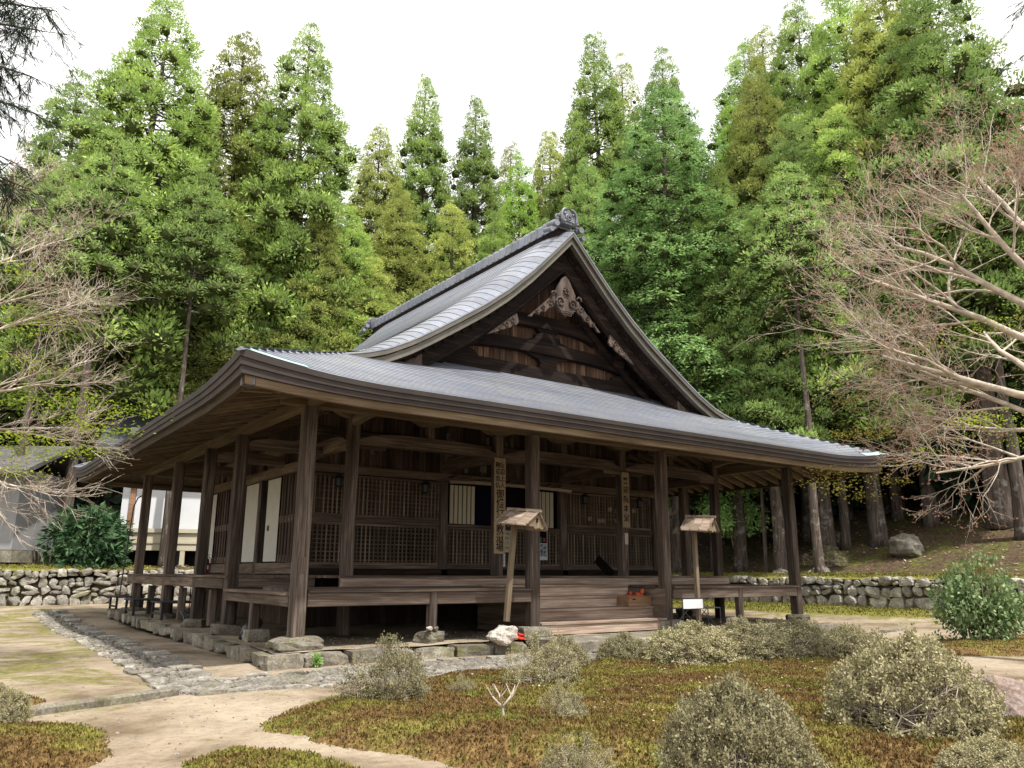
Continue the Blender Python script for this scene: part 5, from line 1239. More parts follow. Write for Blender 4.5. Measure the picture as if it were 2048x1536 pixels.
def moss_bed(poly, h, dens, label, mat, seed, blade=(0.018, 0.045), res=0.09):
    poly = smooth_poly(poly); rng = np.random.default_rng(seed); xs = [p[0] for p in poly]; ys = [p[1] for p in poly]
    gx = np.arange(min(xs)-0.1, max(xs)+0.2, res); gy = np.arange(min(ys)-0.1, max(ys)+0.2, res); X, Y = np.meshgrid(gx, gy, indexing='ij')
    def zz(P):
        c, d = inside(P, poly); e = d-0.06+0.09*wob(P[:, 0], P[:, 1], 4, seed)+0.05*wob(P[:, 0], P[:, 1], 11, seed+2.0)
        z = GZ_(np.clip(P[:, 0], min(xs), max(xs)), np.clip(P[:, 1], min(ys), max(ys)))-0.03+np.where(c, h*sstep(0, 0.9, e)+0.035*sstep(0, 0.06, e), -0.03)+np.where(c, 0.022*wob(P[:, 0], P[:, 1], 6.5, 1.0)+0.03*wob(P[:, 0], P[:, 1], 2.1, 3.0), 0)*sstep(0.05, 0.3, e)
        return z, c, e
    P = np.stack([X.ravel(), Y.ravel()], 1); z, c, e = zz(P)
    o = inst(grid_mesh('moss_bed', np.concatenate([P, z[:, None]], 1).reshape(len(gx), len(gy), 3), mat), 'moss'); tag(o, label, 'moss', kind='stuff')
    area = len(P)*res*res; n = int(area*dens); Q = np.stack([rng.uniform(min(xs), max(xs), n), rng.uniform(min(ys), max(ys), n)], 1); z, c, e = zz(Q)
    keep = c & (rng.random(n) < 0.25+0.75*sstep(0.0, 0.30, e+0.10*wob(Q[:, 0], Q[:, 1], 9, seed))) & (e > 0.01); Q = Q[keep]; z = z[keep]; n = len(Q)
    st = np.concatenate([Q, z[:, None]-0.005], 1); d = unit(np.stack([rng.normal(0, 0.38, n), rng.normal(0, 0.38, n), np.ones(n)], 1)); ln = rng.uniform(*blade, n)
    t = inst(np_mesh('moss_tufts', leaf_quads(st, d, ln, ln*0.24, rng), mat), 'moss_tufts', o); return o
moss_bed([(-2.35, -5.0), (-1.7, -4.25), (-1.05, -3.8), (0.4, -3.15), (1.9, -2.95), (4, -3.0), (6.4, -3.35), (8.6, -4.0), (9.4, -4.9), (8.8, -6.2), (7, -8.6), (5, -11), (2, -12.2), (-1.2, -10.5), (-1.75, -7.9), (-2.1, -6.9), (-2.5, -5.8)], 0.16, 2600, 'broad bed of brown-green moss before the hall with azaleas on it', MOSS, 1)
moss_bed([(-3.5, -5.0), (-3.75, -3.95), (-4.4, -3.6), (-6, -3.4), (-7, -6), (-5.4, -8.6), (-4.05, -6.8)], 0.10, 2300, 'moss bed at the lower left corner below the pale edging bar', MOSS, 2)
moss_bed([(-3.7, -2.25), (-4.05, -1.2), (-4.3, 0.5), (-6, 1.2), (-7, -2.5), (-4.3, -3.0)], 0.10, 1500, 'small moss bed at the left edge above the pale edging bar', MOSS, 3)
moss_bed([(-2.9, -5.9), (-2.55, -6.2), (-2.2, -7.0), (-2.3, -8.2), (-3.2, -9.4), (-3.95, -7.6), (-3.55, -6.5)], 0.10, 2600, 'tongue of moss at the bottom edge between the sandy paths', MOSS, 4)
moss_bed([(10, -4.9), (13.5, -3.6), (17.5, -4.2), (16, -6.5), (12, -7.2)], 0.08, 500, 'moss bed right of the big azalea near the right edge', MOSS, 5, res=0.16)
moss_bed([(17.6, 16), (21.8, 17), (21.8, -4.0), (19.2, -3.4), (18.6, 4)], 0.05, 160, 'yellow-green moss strip along the foot of the right stone wall', YMOSS, 6, (0.05, 0.09), 0.3)
moss_bed([(22.02, 17.3), (23.7, 17.3), (23.7, -4.0), (22.02, -4.0)], 0.05, 260, 'bright moss band on top of the right stone wall', YMOSS, 7, (0.05, 0.10), 0.2)
moss_bed([(-8.5, 20.05), (-8.5, 23.2), (3.0, 23.0), (2.2, 20.05)], 0.06, 160, 'moss on top of the left stone wall', YMOSS, 8, (0.05, 0.10), 0.3)

def azalea(seed, leafy=1.0, n0=30, sparse=0.0, rag=0.05):
    r = random.Random(seed); rng = np.random.default_rng(seed); tw = MB(); tips = []
    def dome(a, e): 
        k = 1+rag*math.sin(3*a+seed)+r.gauss(0, 0.035); return Vector((math.cos(a)*math.cos(e)*k, math.sin(a)*math.cos(e)*k, (0.10+0.90*math.sin(e))*k))
    for i in range(n0):
        a = i*2.39996+r.uniform(-0.3, 0.3); e = math.asin(min(1, max(0.02, (i+0.5)/n0)))*0.98
        if r.random() < sparse and math.cos(a-2.6) > 0: continue
        T_ = dome(a, e)*0.80; b = Vector((math.cos(a)*0.10*r.random(), math.sin(a)*0.10*r.random(), 0.0))
        m1 = b.lerp(T_, 0.42)+Vector((r.gauss(0, 0.05), r.gauss(0, 0.05), r.gauss(0.03, 0.04))); m2 = b.lerp(T_, 0.74)+Vector((r.gauss(0, 0.05), r.gauss(0, 0.05), r.gauss(0.02, 0.04)))
        tw.tube([b, m1, m2, T_], [0.017, 0.012, 0.008, 0.005], 4, False)
        for src, k in ((m1, 4), (m2, 6), (T_, 7)):
            for j in range(k):
                a2 = a+r.gauss(0, 0.42); e2 = min(1.5, max(0.0, e+r.gauss(0, 0.28))); Q = dome(a2, e2)*r.uniform(0.80, 1.0)
                mid = src.lerp(Q, 0.5)+Vector((r.gauss(0, 0.03), r.gauss(0, 0.03), r.gauss(0, 0.03)))
                tw.tube([src, mid, Q], [0.0075, 0.005, 0.003], 3, False)
                for l_ in range(4):
                    q2 = Q+Vector((r.gauss(0, 0.05), r.gauss(0, 0.05), r.gauss(0.01, 0.035))); s2 = mid.lerp(Q, r.uniform(0.3, 1)); tw.tube([s2, q2], [0.0028, 0.0015], 3, False); tips.append(tuple(q2))
    tips = np.array(tips); n = int(21*leafy); P = np.repeat(tips, n, 0)+rng.normal(size=(len(tips)*n, 3))*0.030
    d = unit(rng.normal(size=P.shape)+np.array([0, 0, 0.5])); ln = rng.uniform(0.026, 0.050, len(P))
    return tw.mesh('twigs', AZTWIG, fix=False), np_mesh('leaves', leaf_quads(P, d, ln, ln*0.30, rng), AZLEAF)
AZ = [azalea(1, 1.0), azalea(2, 0.8), azalea(3, 0.6, 26, 0.55, 0.2)]
def bush(px, py, wpx, hpx, v, label, sq=1.0, z=-0.40, group='clipped azaleas before the hall'):
    p = on(px, py, 'z', z); d = (p-CAM).dot(_f); rx = wpx*d/FPX/2*0.95; rz = hpx*d/FPX*0.84
    o = empty('azalea_bush', (p.x, p.y, gz(p.x, p.y)+0.04), rnd.uniform(0, 6), label, 'bush', group); o.scale = (rx, rx*sq, rz)
    inst(AZ[v][0], 'twigs', o); inst(AZ[v][1], 'leaves', o)
bush(780, 1412, 190, 135, 2, 'half-bare azalea with dark twisted stems on the left tip of the moss bed')
bush(1075, 1378, 165, 112, 2, 'twiggy azalea in front of the leaning notice post')
bush(1125, 1345, 115, 78, 1, 'rounded azalea behind the twiggy one, before the steps')
bush(1247, 1333, 115, 70, 0, 'small round azalea before the middle of the steps')
bush(1385, 1335, 225, 92, 0, 'low wide azalea before the metal stand')
bush(1490, 1330, 200, 95, 1, 'low azalea right of the metal stand')
bush(1590, 1325, 200, 92, 1, 'pale loose azalea before the right corner post of the veranda')
bush(1700, 1325, 150, 80, 0, 'pale azalea just left of and behind the largest one')
bush(1835, 1482, 350, 228, 1, 'largest azalea, a tall dome at the lower right')
bush(1485, 1600, 335, 245, 0, 'big grey-leaved azalea cut by the bottom edge')
bush(1990, 1585, 230, 115, 0, 'azalea tip in the bottom right corner')
bush(1170, 1580, 170, 105, 2, 'small twiggy azalea cut by the bottom edge left of the big grey one')
bush(-10, 1440, 130, 75, 0, 'azalea at the left edge beside the pale edging bar')
bush(1120, 1462, 110, 95, 2, 'dying azalea of bare grey twigs in the middle of the moss bed')
bush(925, 1405, 70, 55, 2, 'tiny dead azalea between the two twiggy ones')
dt = MB()
for k in range(5):
    a = k*1.3; dt.tube([(0, 0, 0.16), (0.10*math.cos(a), 0.10*math.sin(a), 0.26), (0.17*math.cos(a+0.2), 0.17*math.sin(a+0.2), 0.33+0.02*k)], [0.010, 0.008, 0.004], 5, False); dt.tube([(0.10*math.cos(a), 0.10*math.sin(a), 0.26), (0.12*math.cos(a+0.7), 0.12*math.sin(a+0.7), 0.36)], [0.006, 0.003], 4, False)
dt.tube([(0, 0, -0.03), (0.01, 0, 0.09), (0, 0, 0.17)], [0.014, 0.012, 0.011], 6)
p = on(1005, 1450, 'z', -0.33); o = dt.build('dead_sapling', TWIGBARK, loc=(p.x, p.y, gz(p.x, p.y)+0.10), fix=False); tag(o, 'small dead forked sapling, whitish, standing in the moss', 'sapling')
# tuft of fern at the kerb corner
rng_ = np.random.default_rng(5); n_ = 260; q_ = unit(rng_.normal(size=(n_, 3))+np.array([0, -0.6, 0.5]))
o = inst(np_mesh('fern_tuft', leaf_quads(q_*rng_.uniform(0, 0.07, (n_, 1))*np.array([1, 0.7, 1.7]), q_, rng_.uniform(0.04, 0.08, n_), rng_.uniform(0.008, 0.014, n_), rng_), HINOKI), 'fern_tuft', None, (0.10, -0.74, -0.36)); tag(o, 'small green fern tuft growing at the corner of the stone kerb', 'fern')
# evergreen shrub at the right edge, with orange young leaves on top
p = on(1975, 1272, 'z', -0.30); o = empty('evergreen_shrub', (p.x, p.y, gz(p.x, p.y)), 0.7, 'glossy green shrub with orange shoots before the right stone wall', 'shrub'); o.scale = (1.15, 1.15, 1.6)
inst(bush_mesh('foliage', 81, 6500, ANDRO, (0.05, 0.10), 0.34, 0.6, 0.05, 18), 'foliage', o); inst(stems_mesh(11, 9, 0.02, TWIGBARK, 0.7, 1.0), 'stem', o)
_q = bush_mesh('new_shoots', 82, 500, ORANGELEAF, (0.05, 0.10), 0.3, 0.9, 0.8, 5); inst(_q, 'new_shoots', o, (0, 0, 0.30), sc=(0.62, 0.62, 0.72))
# rhododendron on the left terrace
p = at(175, 1125, 35.5); o = empty('rhododendron_bush', (p.x, p.y, gz(p.x, p.y)-0.1), 0.2, 'dark rhododendron with long drooping leaves above the left stone wall', 'shrub'); o.scale = (2.15, 2.15, 2.1)
inst(bush_mesh('foliage', 91, 5200, RHODO, (0.10, 0.19), 0.17, 0.55, -0.25, 15), 'foliage', o); inst(stems_mesh(12, 8, 0.015, TWIGBARK, 0.6, 0.9), 'stem', o)
for px_, py_, d_, s_, lb in [(1300, 1128, 32, 0.5, 'small pale shrub beyond the right end of the lattice wall'), (1655, 1130, 36, 0.7, 'leafless grey scrub at the foot of the lichen-spotted trunk')]:
    p = at(px_, py_, d_); o = empty('scrub', (p.x, p.y, gz(p.x, p.y)), 0.3, lb, 'shrub'); o.scale = (s_*1.4, s_*1.4, s_); inst(AZ[2][0], 'twigs', o); inst(AZ[2][1], 'leaves', o)

# ================================================================== boulders
def rock(name, mat, loc, sc, label, seed, cat='rock', rot=(0, 0, 0)):
    o = inst(block_mesh(name, seed, mat, 4, 0.45, 0.3, 0.10, 14), name, None, loc, rot, sc); return tag(o, label, cat)
p = at(1815, 1112, 36.0); rock('boulder', BOULDER, (p.x, p.y, gz(p.x, p.y)+0.30), (0.60, 0.65, 0.62), 'large lichen-grown boulder on the slope above the right stone wall', 57, 'boulder')
p = on(2035, 1440, 'z', -0.35); rock('boulder', REDROCK, (p.x, p.y, gz(p.x, p.y)+0.15), (0.50, 0.5, 0.42), 'reddish boulder at the right edge behind the largest azalea', 42, 'boulder')
p = on(1004, 1256, 'y', -0.75); rock('rock', WHITEROCK, (p.x, -0.72, -0.13), (0.30, 0.24, 0.21), 'white rock propping the leaning notice post', 43)
p = at(1640, 1140, 35.0); rock('rock', BOULDER, (p.x, p.y, gz(p.x, p.y)+0.05), (0.5, 0.4, 0.28), 'grey rock at the foot of the lichen-spotted trunk', 44)
p = at(1560, 1135, 35.5); rock('rock', BOULDER, (p.x, p.y, gz(p.x, p.y)+0.05), (0.36, 0.3, 0.22), 'small rock above the wall between the last two veranda posts', 45)
p = at(1668, 1075, 40); rock('rock', BOULDER, (p.x, p.y, gz(p.x, p.y)+0.05), (0.5, 0.45, 0.42), 'mossy rock between the two lichen-spotted trunks', 46)
for i, (x_, z_, s_) in enumerate([(2.52, 0.035, 0.07), (2.66, 0.03, 0.06)]):
    rock('pebble', WHITEROCK if i == 0 else BOULDER, (x_, -0.20, z_), (s_, s_*0.8, s_*0.6), 'pale pebble lying on the stone under the front deck strut' if i == 0 else 'grey pebble lying on the stone under the front deck strut', 47+i, 'pebble')

# fallen leaves and petals, uncounted: on the moss and on the wooded slope
def litter(name, P, ln, mat, label, seed):
    rng = np.random.default_rng(seed); n = len(P); d = unit(np.stack([rng.normal(size=n), rng.normal(size=n), rng.normal(0, 0.25, n)], 1)); l_ = rng.uniform(*ln, n)
    o = inst(np_mesh(name, leaf_quads(P, d, l_, l_*0.32, rng, unit(np.cross(d, np.array([0, 0, 1.0])+0.35*rng.normal(size=d.shape)))), mat), name); tag(o, label, 'fallen leaves', kind='stuff')
LITTER = leaf_mat('pale_fallen_leaves', (0.22, 0.15, 0.09), (0.42, 0.32, 0.22), (0.66, 0.58, 0.46), 0.1, nscale=3)
rl = np.random.default_rng(12); n_ = 900
P_ = np.stack([rl.uniform(0.2, 6.8, n_), rl.uniform(-9, -4.2, n_)], 1); P_ = np.concatenate([P_, (GZ_(P_[:, 0], P_[:, 1])+0.19)[:, None]], 1); litter('fallen_leaves', P_, (0.02, 0.045), LITTER, 'pale fallen leaves dotted over the moss before the hall', 1)
n_ = 9000; P_ = np.stack([rl.uniform(22.5, 44, n_), rl.uniform(-8, 26, n_)], 1); P_ = np.concatenate([P_, (GZ_(P_[:, 0], P_[:, 1])+0.04)[:, None]], 1); litter('fallen_leaves', P_, (0.06, 0.16), LITTER, 'pale fallen leaves strewn over the wooded slope on the right', 2)
n_ = 2500; P_ = np.stack([rl.uniform(-6, 10, n_), rl.uniform(20.5, 30, n_)], 1); P_ = np.concatenate([P_, (GZ_(P_[:, 0], P_[:, 1])+0.06)[:, None]], 1); litter('fallen_leaves', P_, (0.06, 0.16), LITTER, 'pale fallen leaves on the terrace behind the left stone wall', 3)

n_ = 1500; P_ = np.stack([rl.uniform(-7, 16, n_), rl.uniform(-8, -0.6, n_)], 1); P_ = np.concatenate([P_, (GZ_(P_[:, 0], P_[:, 1])+0.008)[:, None]], 1); litter('fallen_leaves', P_, (0.012, 0.035), leaf_mat('brown_debris', (0.03, 0.02, 0.012), (0.09, 0.06, 0.035), (0.30, 0.23, 0.15), 0.05, nscale=6), 'brown leaf and twig debris strewn over the sandy path', 4)
# ================================================================== things about the hall
def text(body, size, loc, parent, mat, rot=(PI/2, 0, 0), ext=0.0015, name='lettering', spacing=1.0, align='CENTER', sx=1.0, bold=0.0):
    c = bpy.data.curves.new(name, 'FONT'); c.body = body; c.size = size; c.extrude = ext; c.align_x = align; c.align_y = 'CENTER'; c.space_line = spacing; c.offset = bold
    c.materials.append(mat); o = bpy.data.objects.new(name, c); o.location = loc; o.rotation_euler = rot; o.scale = (sx, 1, 1); return link(o, parent)
INKT = INK
# two tall name boards on the inner posts
sb = empty('name_board', (IX[1]-0.02, YA-0.155, 1.50), label='tall wooden name board with two columns of brushed characters on the veranda post', cat='sign')
MB().box(-0.165, 0.165, 0.0, 0.03, 0, 2.32).build('board', SGN, sb, bevel=0.006)
for i, ch in enumerate('良忍上人'): text(ch, 0.155, (0.072, -0.004, 2.13-0.165*i), sb, INKT, bold=0.002)
for i, ch in enumerate('融通念仏'): text(ch, 0.155, (-0.072, -0.004, 2.13-0.165*i), sb, INKT, bold=0.002)
for i, ch in enumerate('御修行布教道場'): text(ch, 0.235, (0, -0.004, 1.42-0.212*i), sb, INKT, bold=0.003)
MB().box(-0.006, 0.006, -0.012, 0, 2.26, 2.275).build('nail', DARKMETAL, sb)
sb = empty('name_board', (IX[2]+0.03, YA-0.155, 2.27), label='shorter wooden name board with one column of five characters on the right veranda post', cat='sign')
MB().box(-0.135, 0.135, 0.0, 0.03, 0, 1.51).build('board', SGN, sb, bevel=0.006)
for i, ch in enumerate('来迎院本堂'): text(ch, 0.215, (0, -0.004, 1.26-0.252*i), sb, INKT, bold=0.003)
MB().box(-0.006, 0.006, -0.012, 0, 1.45, 1.465).build('nail', DARKMETAL, sb)
# small pale strip under the right board, and paper tags on the posts
o = MB().box(IX[2]-0.02, IX[2]+0.10, YA-0.126, YA-0.12, 1.82, 2.12).build('paper_tag', CREAM); tag(o, 'blank pale tag on the post below the shorter name board', 'tag')
tg = empty('wooden_tag', (-0.01, -0.13, 1.03), label='pair of narrow pale wooden strips nailed to the near corner post', cat='tag')
for dx in (-0.045, 0.045): MB().box(dx-0.027, dx+0.027, -0.008, 0.004, 0, 0.28).build('strip', CV, tg)
# two roofed notice posts
def notice_post(px, py_base, py_top, yplane, tilt, label, s_=1.0):
    b = on(px, py_base, 'y', yplane); t = on(px, py_top, 'y', yplane)
    o = empty('roofed_notice_post', (b.x, yplane, b.z), label=label, cat='notice post', group='roofed notice posts'); o.rotation_euler = (0, tilt, 0)
    h = (t.z-b.z)/math.cos(tilt)
    MB().box(-0.05, 0.05, -0.045, 0.045, 0, h).build('post', PALE, o, bevel=0.006)
    rf = empty('little_roof', (0.0, 0.0, h-0.36), parent=o); rf.rotation_euler = (0, 0.06, rad(-66)); L_ = 0.70*s_
    # gable roof of thin shakes, ridge running sideways (x)
    for sd in (-1, 1):
        for rI in range(2):
            for k in range(3):
                x0 = -0.18+L_*k/3; y0 = 0.02+0.20*rI; z0 = 0.30-0.135*rI
                mb = MB(); mb.add([(x0+0.005, sd*y0, z0+0.006*k), (x0+L_/3-0.005, sd*y0, z0+0.004*k), (x0+L_/3-0.005, sd*(y0+0.22), z0-0.15), (x0+0.005, sd*(y0+0.22), z0-0.15+0.008*k),
                                   (x0+0.005, sd*y0, z0-0.02), (x0+L_/3-0.005, sd*y0, z0-0.02), (x0+L_/3-0.005, sd*(y0+0.22), z0-0.17), (x0+0.005, sd*(y0+0.22), z0-0.17)],
                                  [(0, 1, 2, 3), (7, 6, 5, 4), (0, 4, 5, 1), (1, 5, 6, 2), (2, 6, 7, 3), (3, 7, 4, 0)]); mb.build('roof_shake', SHK, rf)
        for k in range(4):
            x0 = -0.18+L_*k/3; mb = MB(); mb.bar((x0, sd*0.01, 0.325), (x0, sd*0.43, 0.035), 0.03, 0.016); mb.build('batten', SHK, rf)
    MB().box(-0.21, L_-0.13, -0.035, 0.035, 0.315, 0.37).build('ridge_bar', SHK, rf, bevel=0.004)
    for xe in (-0.15, L_-0.23):
        mb = MB(); mb.prism([(-0.36, 0.0), (-0.25, -0.05), (-0.12, -0.03), (0, -0.075), (0.12, -0.03), (0.25, -0.05), (0.36, 0.0), (0.04, 0.25), (-0.04, 0.25)], lambda a, b_, d: (d, a, b_+0.06), xe, xe+0.025); g = mb.build('gable_board', PALE, rf)
    MB().box(L_-0.21, L_-0.195, -0.03, 0.03, 0.12, 0.20).build('carved_mark', DARK, rf)
    return o
n1 = notice_post(1013, 1243, 1016, -0.75, rad(5.5), 'leaning roofed notice post standing on the white rock left of the steps')
n2 = notice_post(1398, 1243, 1032, -0.95, rad(-0.5), 'upright roofed notice post behind the metal stand right of the steps', 0.92)
# crate of red slippers on the steps
ct = empty('wooden_crate', (8.56, 0.52, 0.292), 0.02, 'reddish wooden crate with a hand hole standing on the steps', 'crate')
MB().box(-0.38, 0.38, -0.20, -0.18, 0, 0.24).build('front_panel', CRATE, ct); MB().box(-0.38, 0.38, 0.18, 0.20, 0, 0.24).build('back_panel', CRATE, ct)
MB().box(-0.38, -0.36, -0.178, 0.178, 0, 0.24).build('side_panel', CRATE, ct); MB().box(0.36, 0.38, -0.178, 0.178, 0, 0.24).build('side_panel', CRATE, ct); MB().box(-0.36, 0.36, -0.178, 0.178, 0.005, 0.02).build('bottom_panel', CRATE, ct)
MB().box(-0.25, -0.15, -0.2025, -0.2005, 0.15, 0.175).build('hand_hole', DARK, ct)
def slipper(loc, rot, label):
    mb = MB(); out = [(-0.13, -0.035), (-0.10, -0.045), (0.02, -0.042), (0.10, -0.05), (0.14, -0.03), (0.15, 0), (0.14, 0.03), (0.10, 0.05), (0.02, 0.042), (-0.10, 0.045), (-0.13, 0.035)]
    mb.prism(out, lambda a, b_, d: (a, b_, d), 0, 0.018)
    n = 8; A_ = []; B_ = []
    for i in range(n+1):
        a = PI*i/n; A_.append((0.02, 0.048*math.cos(a), 0.018+0.055*math.sin(a))); B_.append((0.14, 0.032*math.cos(a), 0.018+0.022*math.sin(a)))
    mb.strip(A_, B_); o = mb.build('slipper', ORANGERED, None, loc=loc, rot=rot); tag(o, label, 'slipper', 'red slippers in the crate')
for i, (dx, dy, dz, ry, rz, lb) in enumerate([(-0.22, -0.05, 0.24, -0.5, 0.4, 'leftmost red slipper sticking out of the crate'), (-0.12, 0.04, 0.25, -0.25, 0.9, 'second red slipper from the left in the crate'), (0.0, -0.04, 0.235, -0.2, -0.3, 'red slipper lying flat in the middle of the crate'), (0.10, 0.05, 0.24, -0.4, 0.2, 'red slipper right of the middle of the crate'), (0.24, -0.02, 0.26, -1.2, 0.1, 'red slipper standing upright at the right end of the crate')]):
    slipper((8.56+dx, 0.52+dy, 0.292+dz), (0.1*i, ry, rz), lb)
# crumpled red cloth beside the white rock
bm_ = rock_mesh('red_cloth', 77, REDCLOTH, 3, 0.55, 0.0); p = on(1042, 1255, 'y', -0.45); o = inst(bm_, 'red_cloth', None, (p.x, -0.42, -0.17), (0.2, 0, 0.5), (0.17, 0.12, 0.07)); tag(o, 'crumpled red cloth between the white rock and the post', 'cloth')
# metal stand with a white board, stones under it
st = empty('folding_stand', (8.95, -1.05, -0.20), label='dark folding metal stand carrying a white board right of the steps', cat='stand')
mb = MB()
for x_ in (-0.62, 0.62):
    for y_ in (-0.18, 0.18): mb.tube([(x_, y_, 0), (x_, y_, 0.50)], 0.013, 6)
mb.build('leg', DARKMETAL, st)
mb = MB(); mb.tube([(-0.62, -0.18, 0.5), (0.62, -0.18, 0.5)], 0.014, 6); mb.tube([(-0.62, 0.18, 0.5), (0.62, 0.18, 0.5)], 0.014, 6); mb.tube([(-0.62, -0.18, 0.5), (-0.62, 0.18, 0.5)], 0.014, 6); mb.tube([(0.62, -0.18, 0.5), (0.62, 0.18, 0.5)], 0.014, 6); mb.build('top_frame', DARKMETAL, st)
mb = MB()
for x_ in (-0.6, 0.02): mb.tube([(x_, -0.18, 0.46), (x_+0.55, -0.18, 0.03)], 0.010, 5); mb.tube([(x_+0.55, 0.18, 0.46), (x_, 0.18, 0.03)], 0.010, 5)
mb.build('cross_brace', DARKMETAL, st)
for i in range(11):
    x_ = 0.05+0.05*i; MB().box(x_, x_+0.022, -0.17, 0.17, 0.505, 0.515).build('slat', IRONGREY, st)
MB().box(-0.62, 0.02, -0.20, -0.185, 0.50, 0.70).build('white_board', PLASTER, st); mb = MB(); mb.box(-0.64, 0.04, -0.198, -0.19, 0.70, 0.725); mb.box(-0.64, -0.621, -0.198, -0.19, 0.40, 0.70); mb.build('board_frame', DARKMETAL, st)
for i, (x_, s2) in enumerate([(8.75, 0.17), (9.12, 0.14)]): rock('rock', KERB, (x_, -0.92, -0.14), (s2, s2*0.8, s2*0.75), 'angular stone under the metal stand, ' + ('left one' if i == 0 else 'right one'), 50+i, rot=(0.3, 0.4, i))
# notices on the lattice wall
def notice(x0, x1, z0, z1, label, mat, parts=()):
    o = empty('notice', ((x0+x1)/2, YC-0.06, z0), label=label, cat='notice'); w = x1-x0; MB().box(-w/2, w/2, 0, 0.008, 0, z1-z0).build('sheet', mat, o)
    return o
o = notice(7.72, 8.18, 1.62, 2.22, 'cream paper notice with lines of writing behind the leaning notice post', CREAM)
for i, l_ in enumerate(['ご自由に', '本堂内へ', 'お入り下さい', '受付']): text(l_, 0.095, (0, -0.002, 0.52-0.135*i), o, INK, sx=0.85)
o = notice(7.70, 7.90, 1.22, 1.66, 'narrow white notice with a column of characters low on the lattice', PLASTER)
for i, ch in enumerate('土足厳禁'): text(ch, 0.105, (0, -0.002, 0.38-0.105*i), o, INK)
o = notice(8.98, 9.42, 1.42, 2.28, 'framed poster with a green and red picture above a grey one on the lattice', PLASTER)
MB().box(-0.20, 0.20, -0.003, 0, 0.48, 0.84).build('upper_picture', DARK, o); MB().box(-0.12, 0.0, -0.005, -0.0032, 0.50, 0.66).build('green_field', flat('poster_green', (0.03, 0.20, 0.10), 0.6), o); MB().box(0.05, 0.14, -0.005, -0.0032, 0.52, 0.64).build('red_field', flat('poster_red', (0.55, 0.03, 0.02), 0.6), o)
pmx, pt_, pb_ = new_mat('poster_grey_photo', 0.6, 0.2); _pn = noise(pt_, coords(pt_, 'object', (1, 1, 1)), 9, 5, 0.6, 1.0); _pc = ramp(pt_, [(0.4, (0.05, 0.06, 0.075)), (0.6, (0.42, 0.46, 0.55))]); pt_.links.new(_pn, _pc.inputs[0]); pt_.links.new(_pc.outputs[0], pb_.inputs['Base Color'])
MB().box(-0.17, 0.19, -0.003, 0, 0.10, 0.46).build('lower_picture', pmx, o)
# hanging plaques on a string across the right lattice
for i, (x_, z_) in enumerate([(11.0, 2.62), (11.4, 2.58), (11.55, 2.58), (12.15, 2.60), (11.85, 2.95), (12.15, 2.92), (12.9, 2.96)]):
    o = MB().box(x_, x_+0.17, YC-0.075, YC-0.06, z_, z_+0.13).build('votive_plaque', SGN); tag(o, ['first', 'second', 'third', 'fourth'][i]+' small plaque from the left on the lower string of the right lattice' if i < 4 else ['first', 'second', 'third'][i-4]+' small plaque from the left on the upper string of the right lattice', 'plaque', 'small wooden plaques on the right lattice')
for (a, b_, z_, lb) in [(10.6, 12.7, 2.78, 'lower string of plaques sagging across the right lattice'), (10.5, 13.6, 3.12, 'upper string of plaques across the right lattice'), (3.0, 5.4, 3.20, 'thin pale cord sagging across the left lattice')]:
    mb = MB(); mb.tube([(a+(b_-a)*t, YC-0.07, z_-0.10*math.sin(PI*t)) for t in np.linspace(0, 1, 9)], 0.007, 4); o = mb.build('cord', PALE, fix=False); tag(o, lb, 'cord')
# hanging iron lanterns
def lantern(x_, label):
    o = empty('hanging_lantern', (x_, YC-0.42, 3.20), label=label, cat='lantern', group='dark hanging lanterns under the veranda')
    mb = MB(); mb.tube([(0, 0, 0.22), (0, 0, 1.55)], 0.006, 5); mb.build('chain', DARKMETAL, o)
    mb = MB(); mb.tube([(0, 0, 0.10), (0, 0, 0.16), (0, 0, 0.22)], [0.19, 0.11, 0.02], 6); mb.build('cap', DARKMETAL, o)
    mb = MB(); mb.tube([(0, 0, -0.08), (0, 0, 0.10)], 0.085, 6); mb.build('cage', DARKMETAL, o)
    mb = MB(); mb.tube([(0, 0, -0.12), (0, 0, -0.08)], [0.08, 0.12], 6); mb.build('base', DARKMETAL, o)
lantern(2.62, 'dark hanging lantern nearest the left end of the lattice'); lantern(5.05, 'dark hanging lantern left of the doorway'); lantern(10.6, 'dark hanging lantern right of the doorway'); lantern(12.9, 'dark hanging lantern near the right end of the lattice')
# boards leaning on the sill at the right
mb = MB(); mb.bar((11.35, 4.25, 0.985), (11.15, 4.72, 1.48), 0.30, 0.03, up=(1, 0, 0)); o = mb.build('leaning_board', DX); tag(o, 'dark board leaning on the lattice behind the right name board', 'board')
# fire extinguisher on the left veranda
fe = empty('fire_extinguisher', (1.72, 12.3, ZU), label='red fire extinguisher standing on the far left veranda', cat='fire extinguisher')
mb = MB(); mb.tube([(0, 0, 0), (0, 0, 0.40), (0, 0, 0.46), (0, 0, 0.50)], [0.085, 0.085, 0.06, 0.025], 14); mb.build('cylinder', REDPAINT, fe, smooth=False)
mb = MB(); mb.tube([(0, 0, 0.5), (0, 0, 0.56)], 0.022, 8); mb.bar((-0.06, 0, 0.57), (0.08, 0, 0.59), 0.025, 0.02); mb.build('valve', DARKMETAL, fe); mb = MB(); mb.tube([(0.03, -0.02, 0.54), (0.12, -0.04, 0.45), (0.10, -0.05, 0.2)], 0.012, 6); mb.build('hose', DARKMETAL, fe)
MB().box(-0.05, 0.05, -0.0875, -0.0855, 0.14, 0.26).build('label_plate', PLASTER, fe)
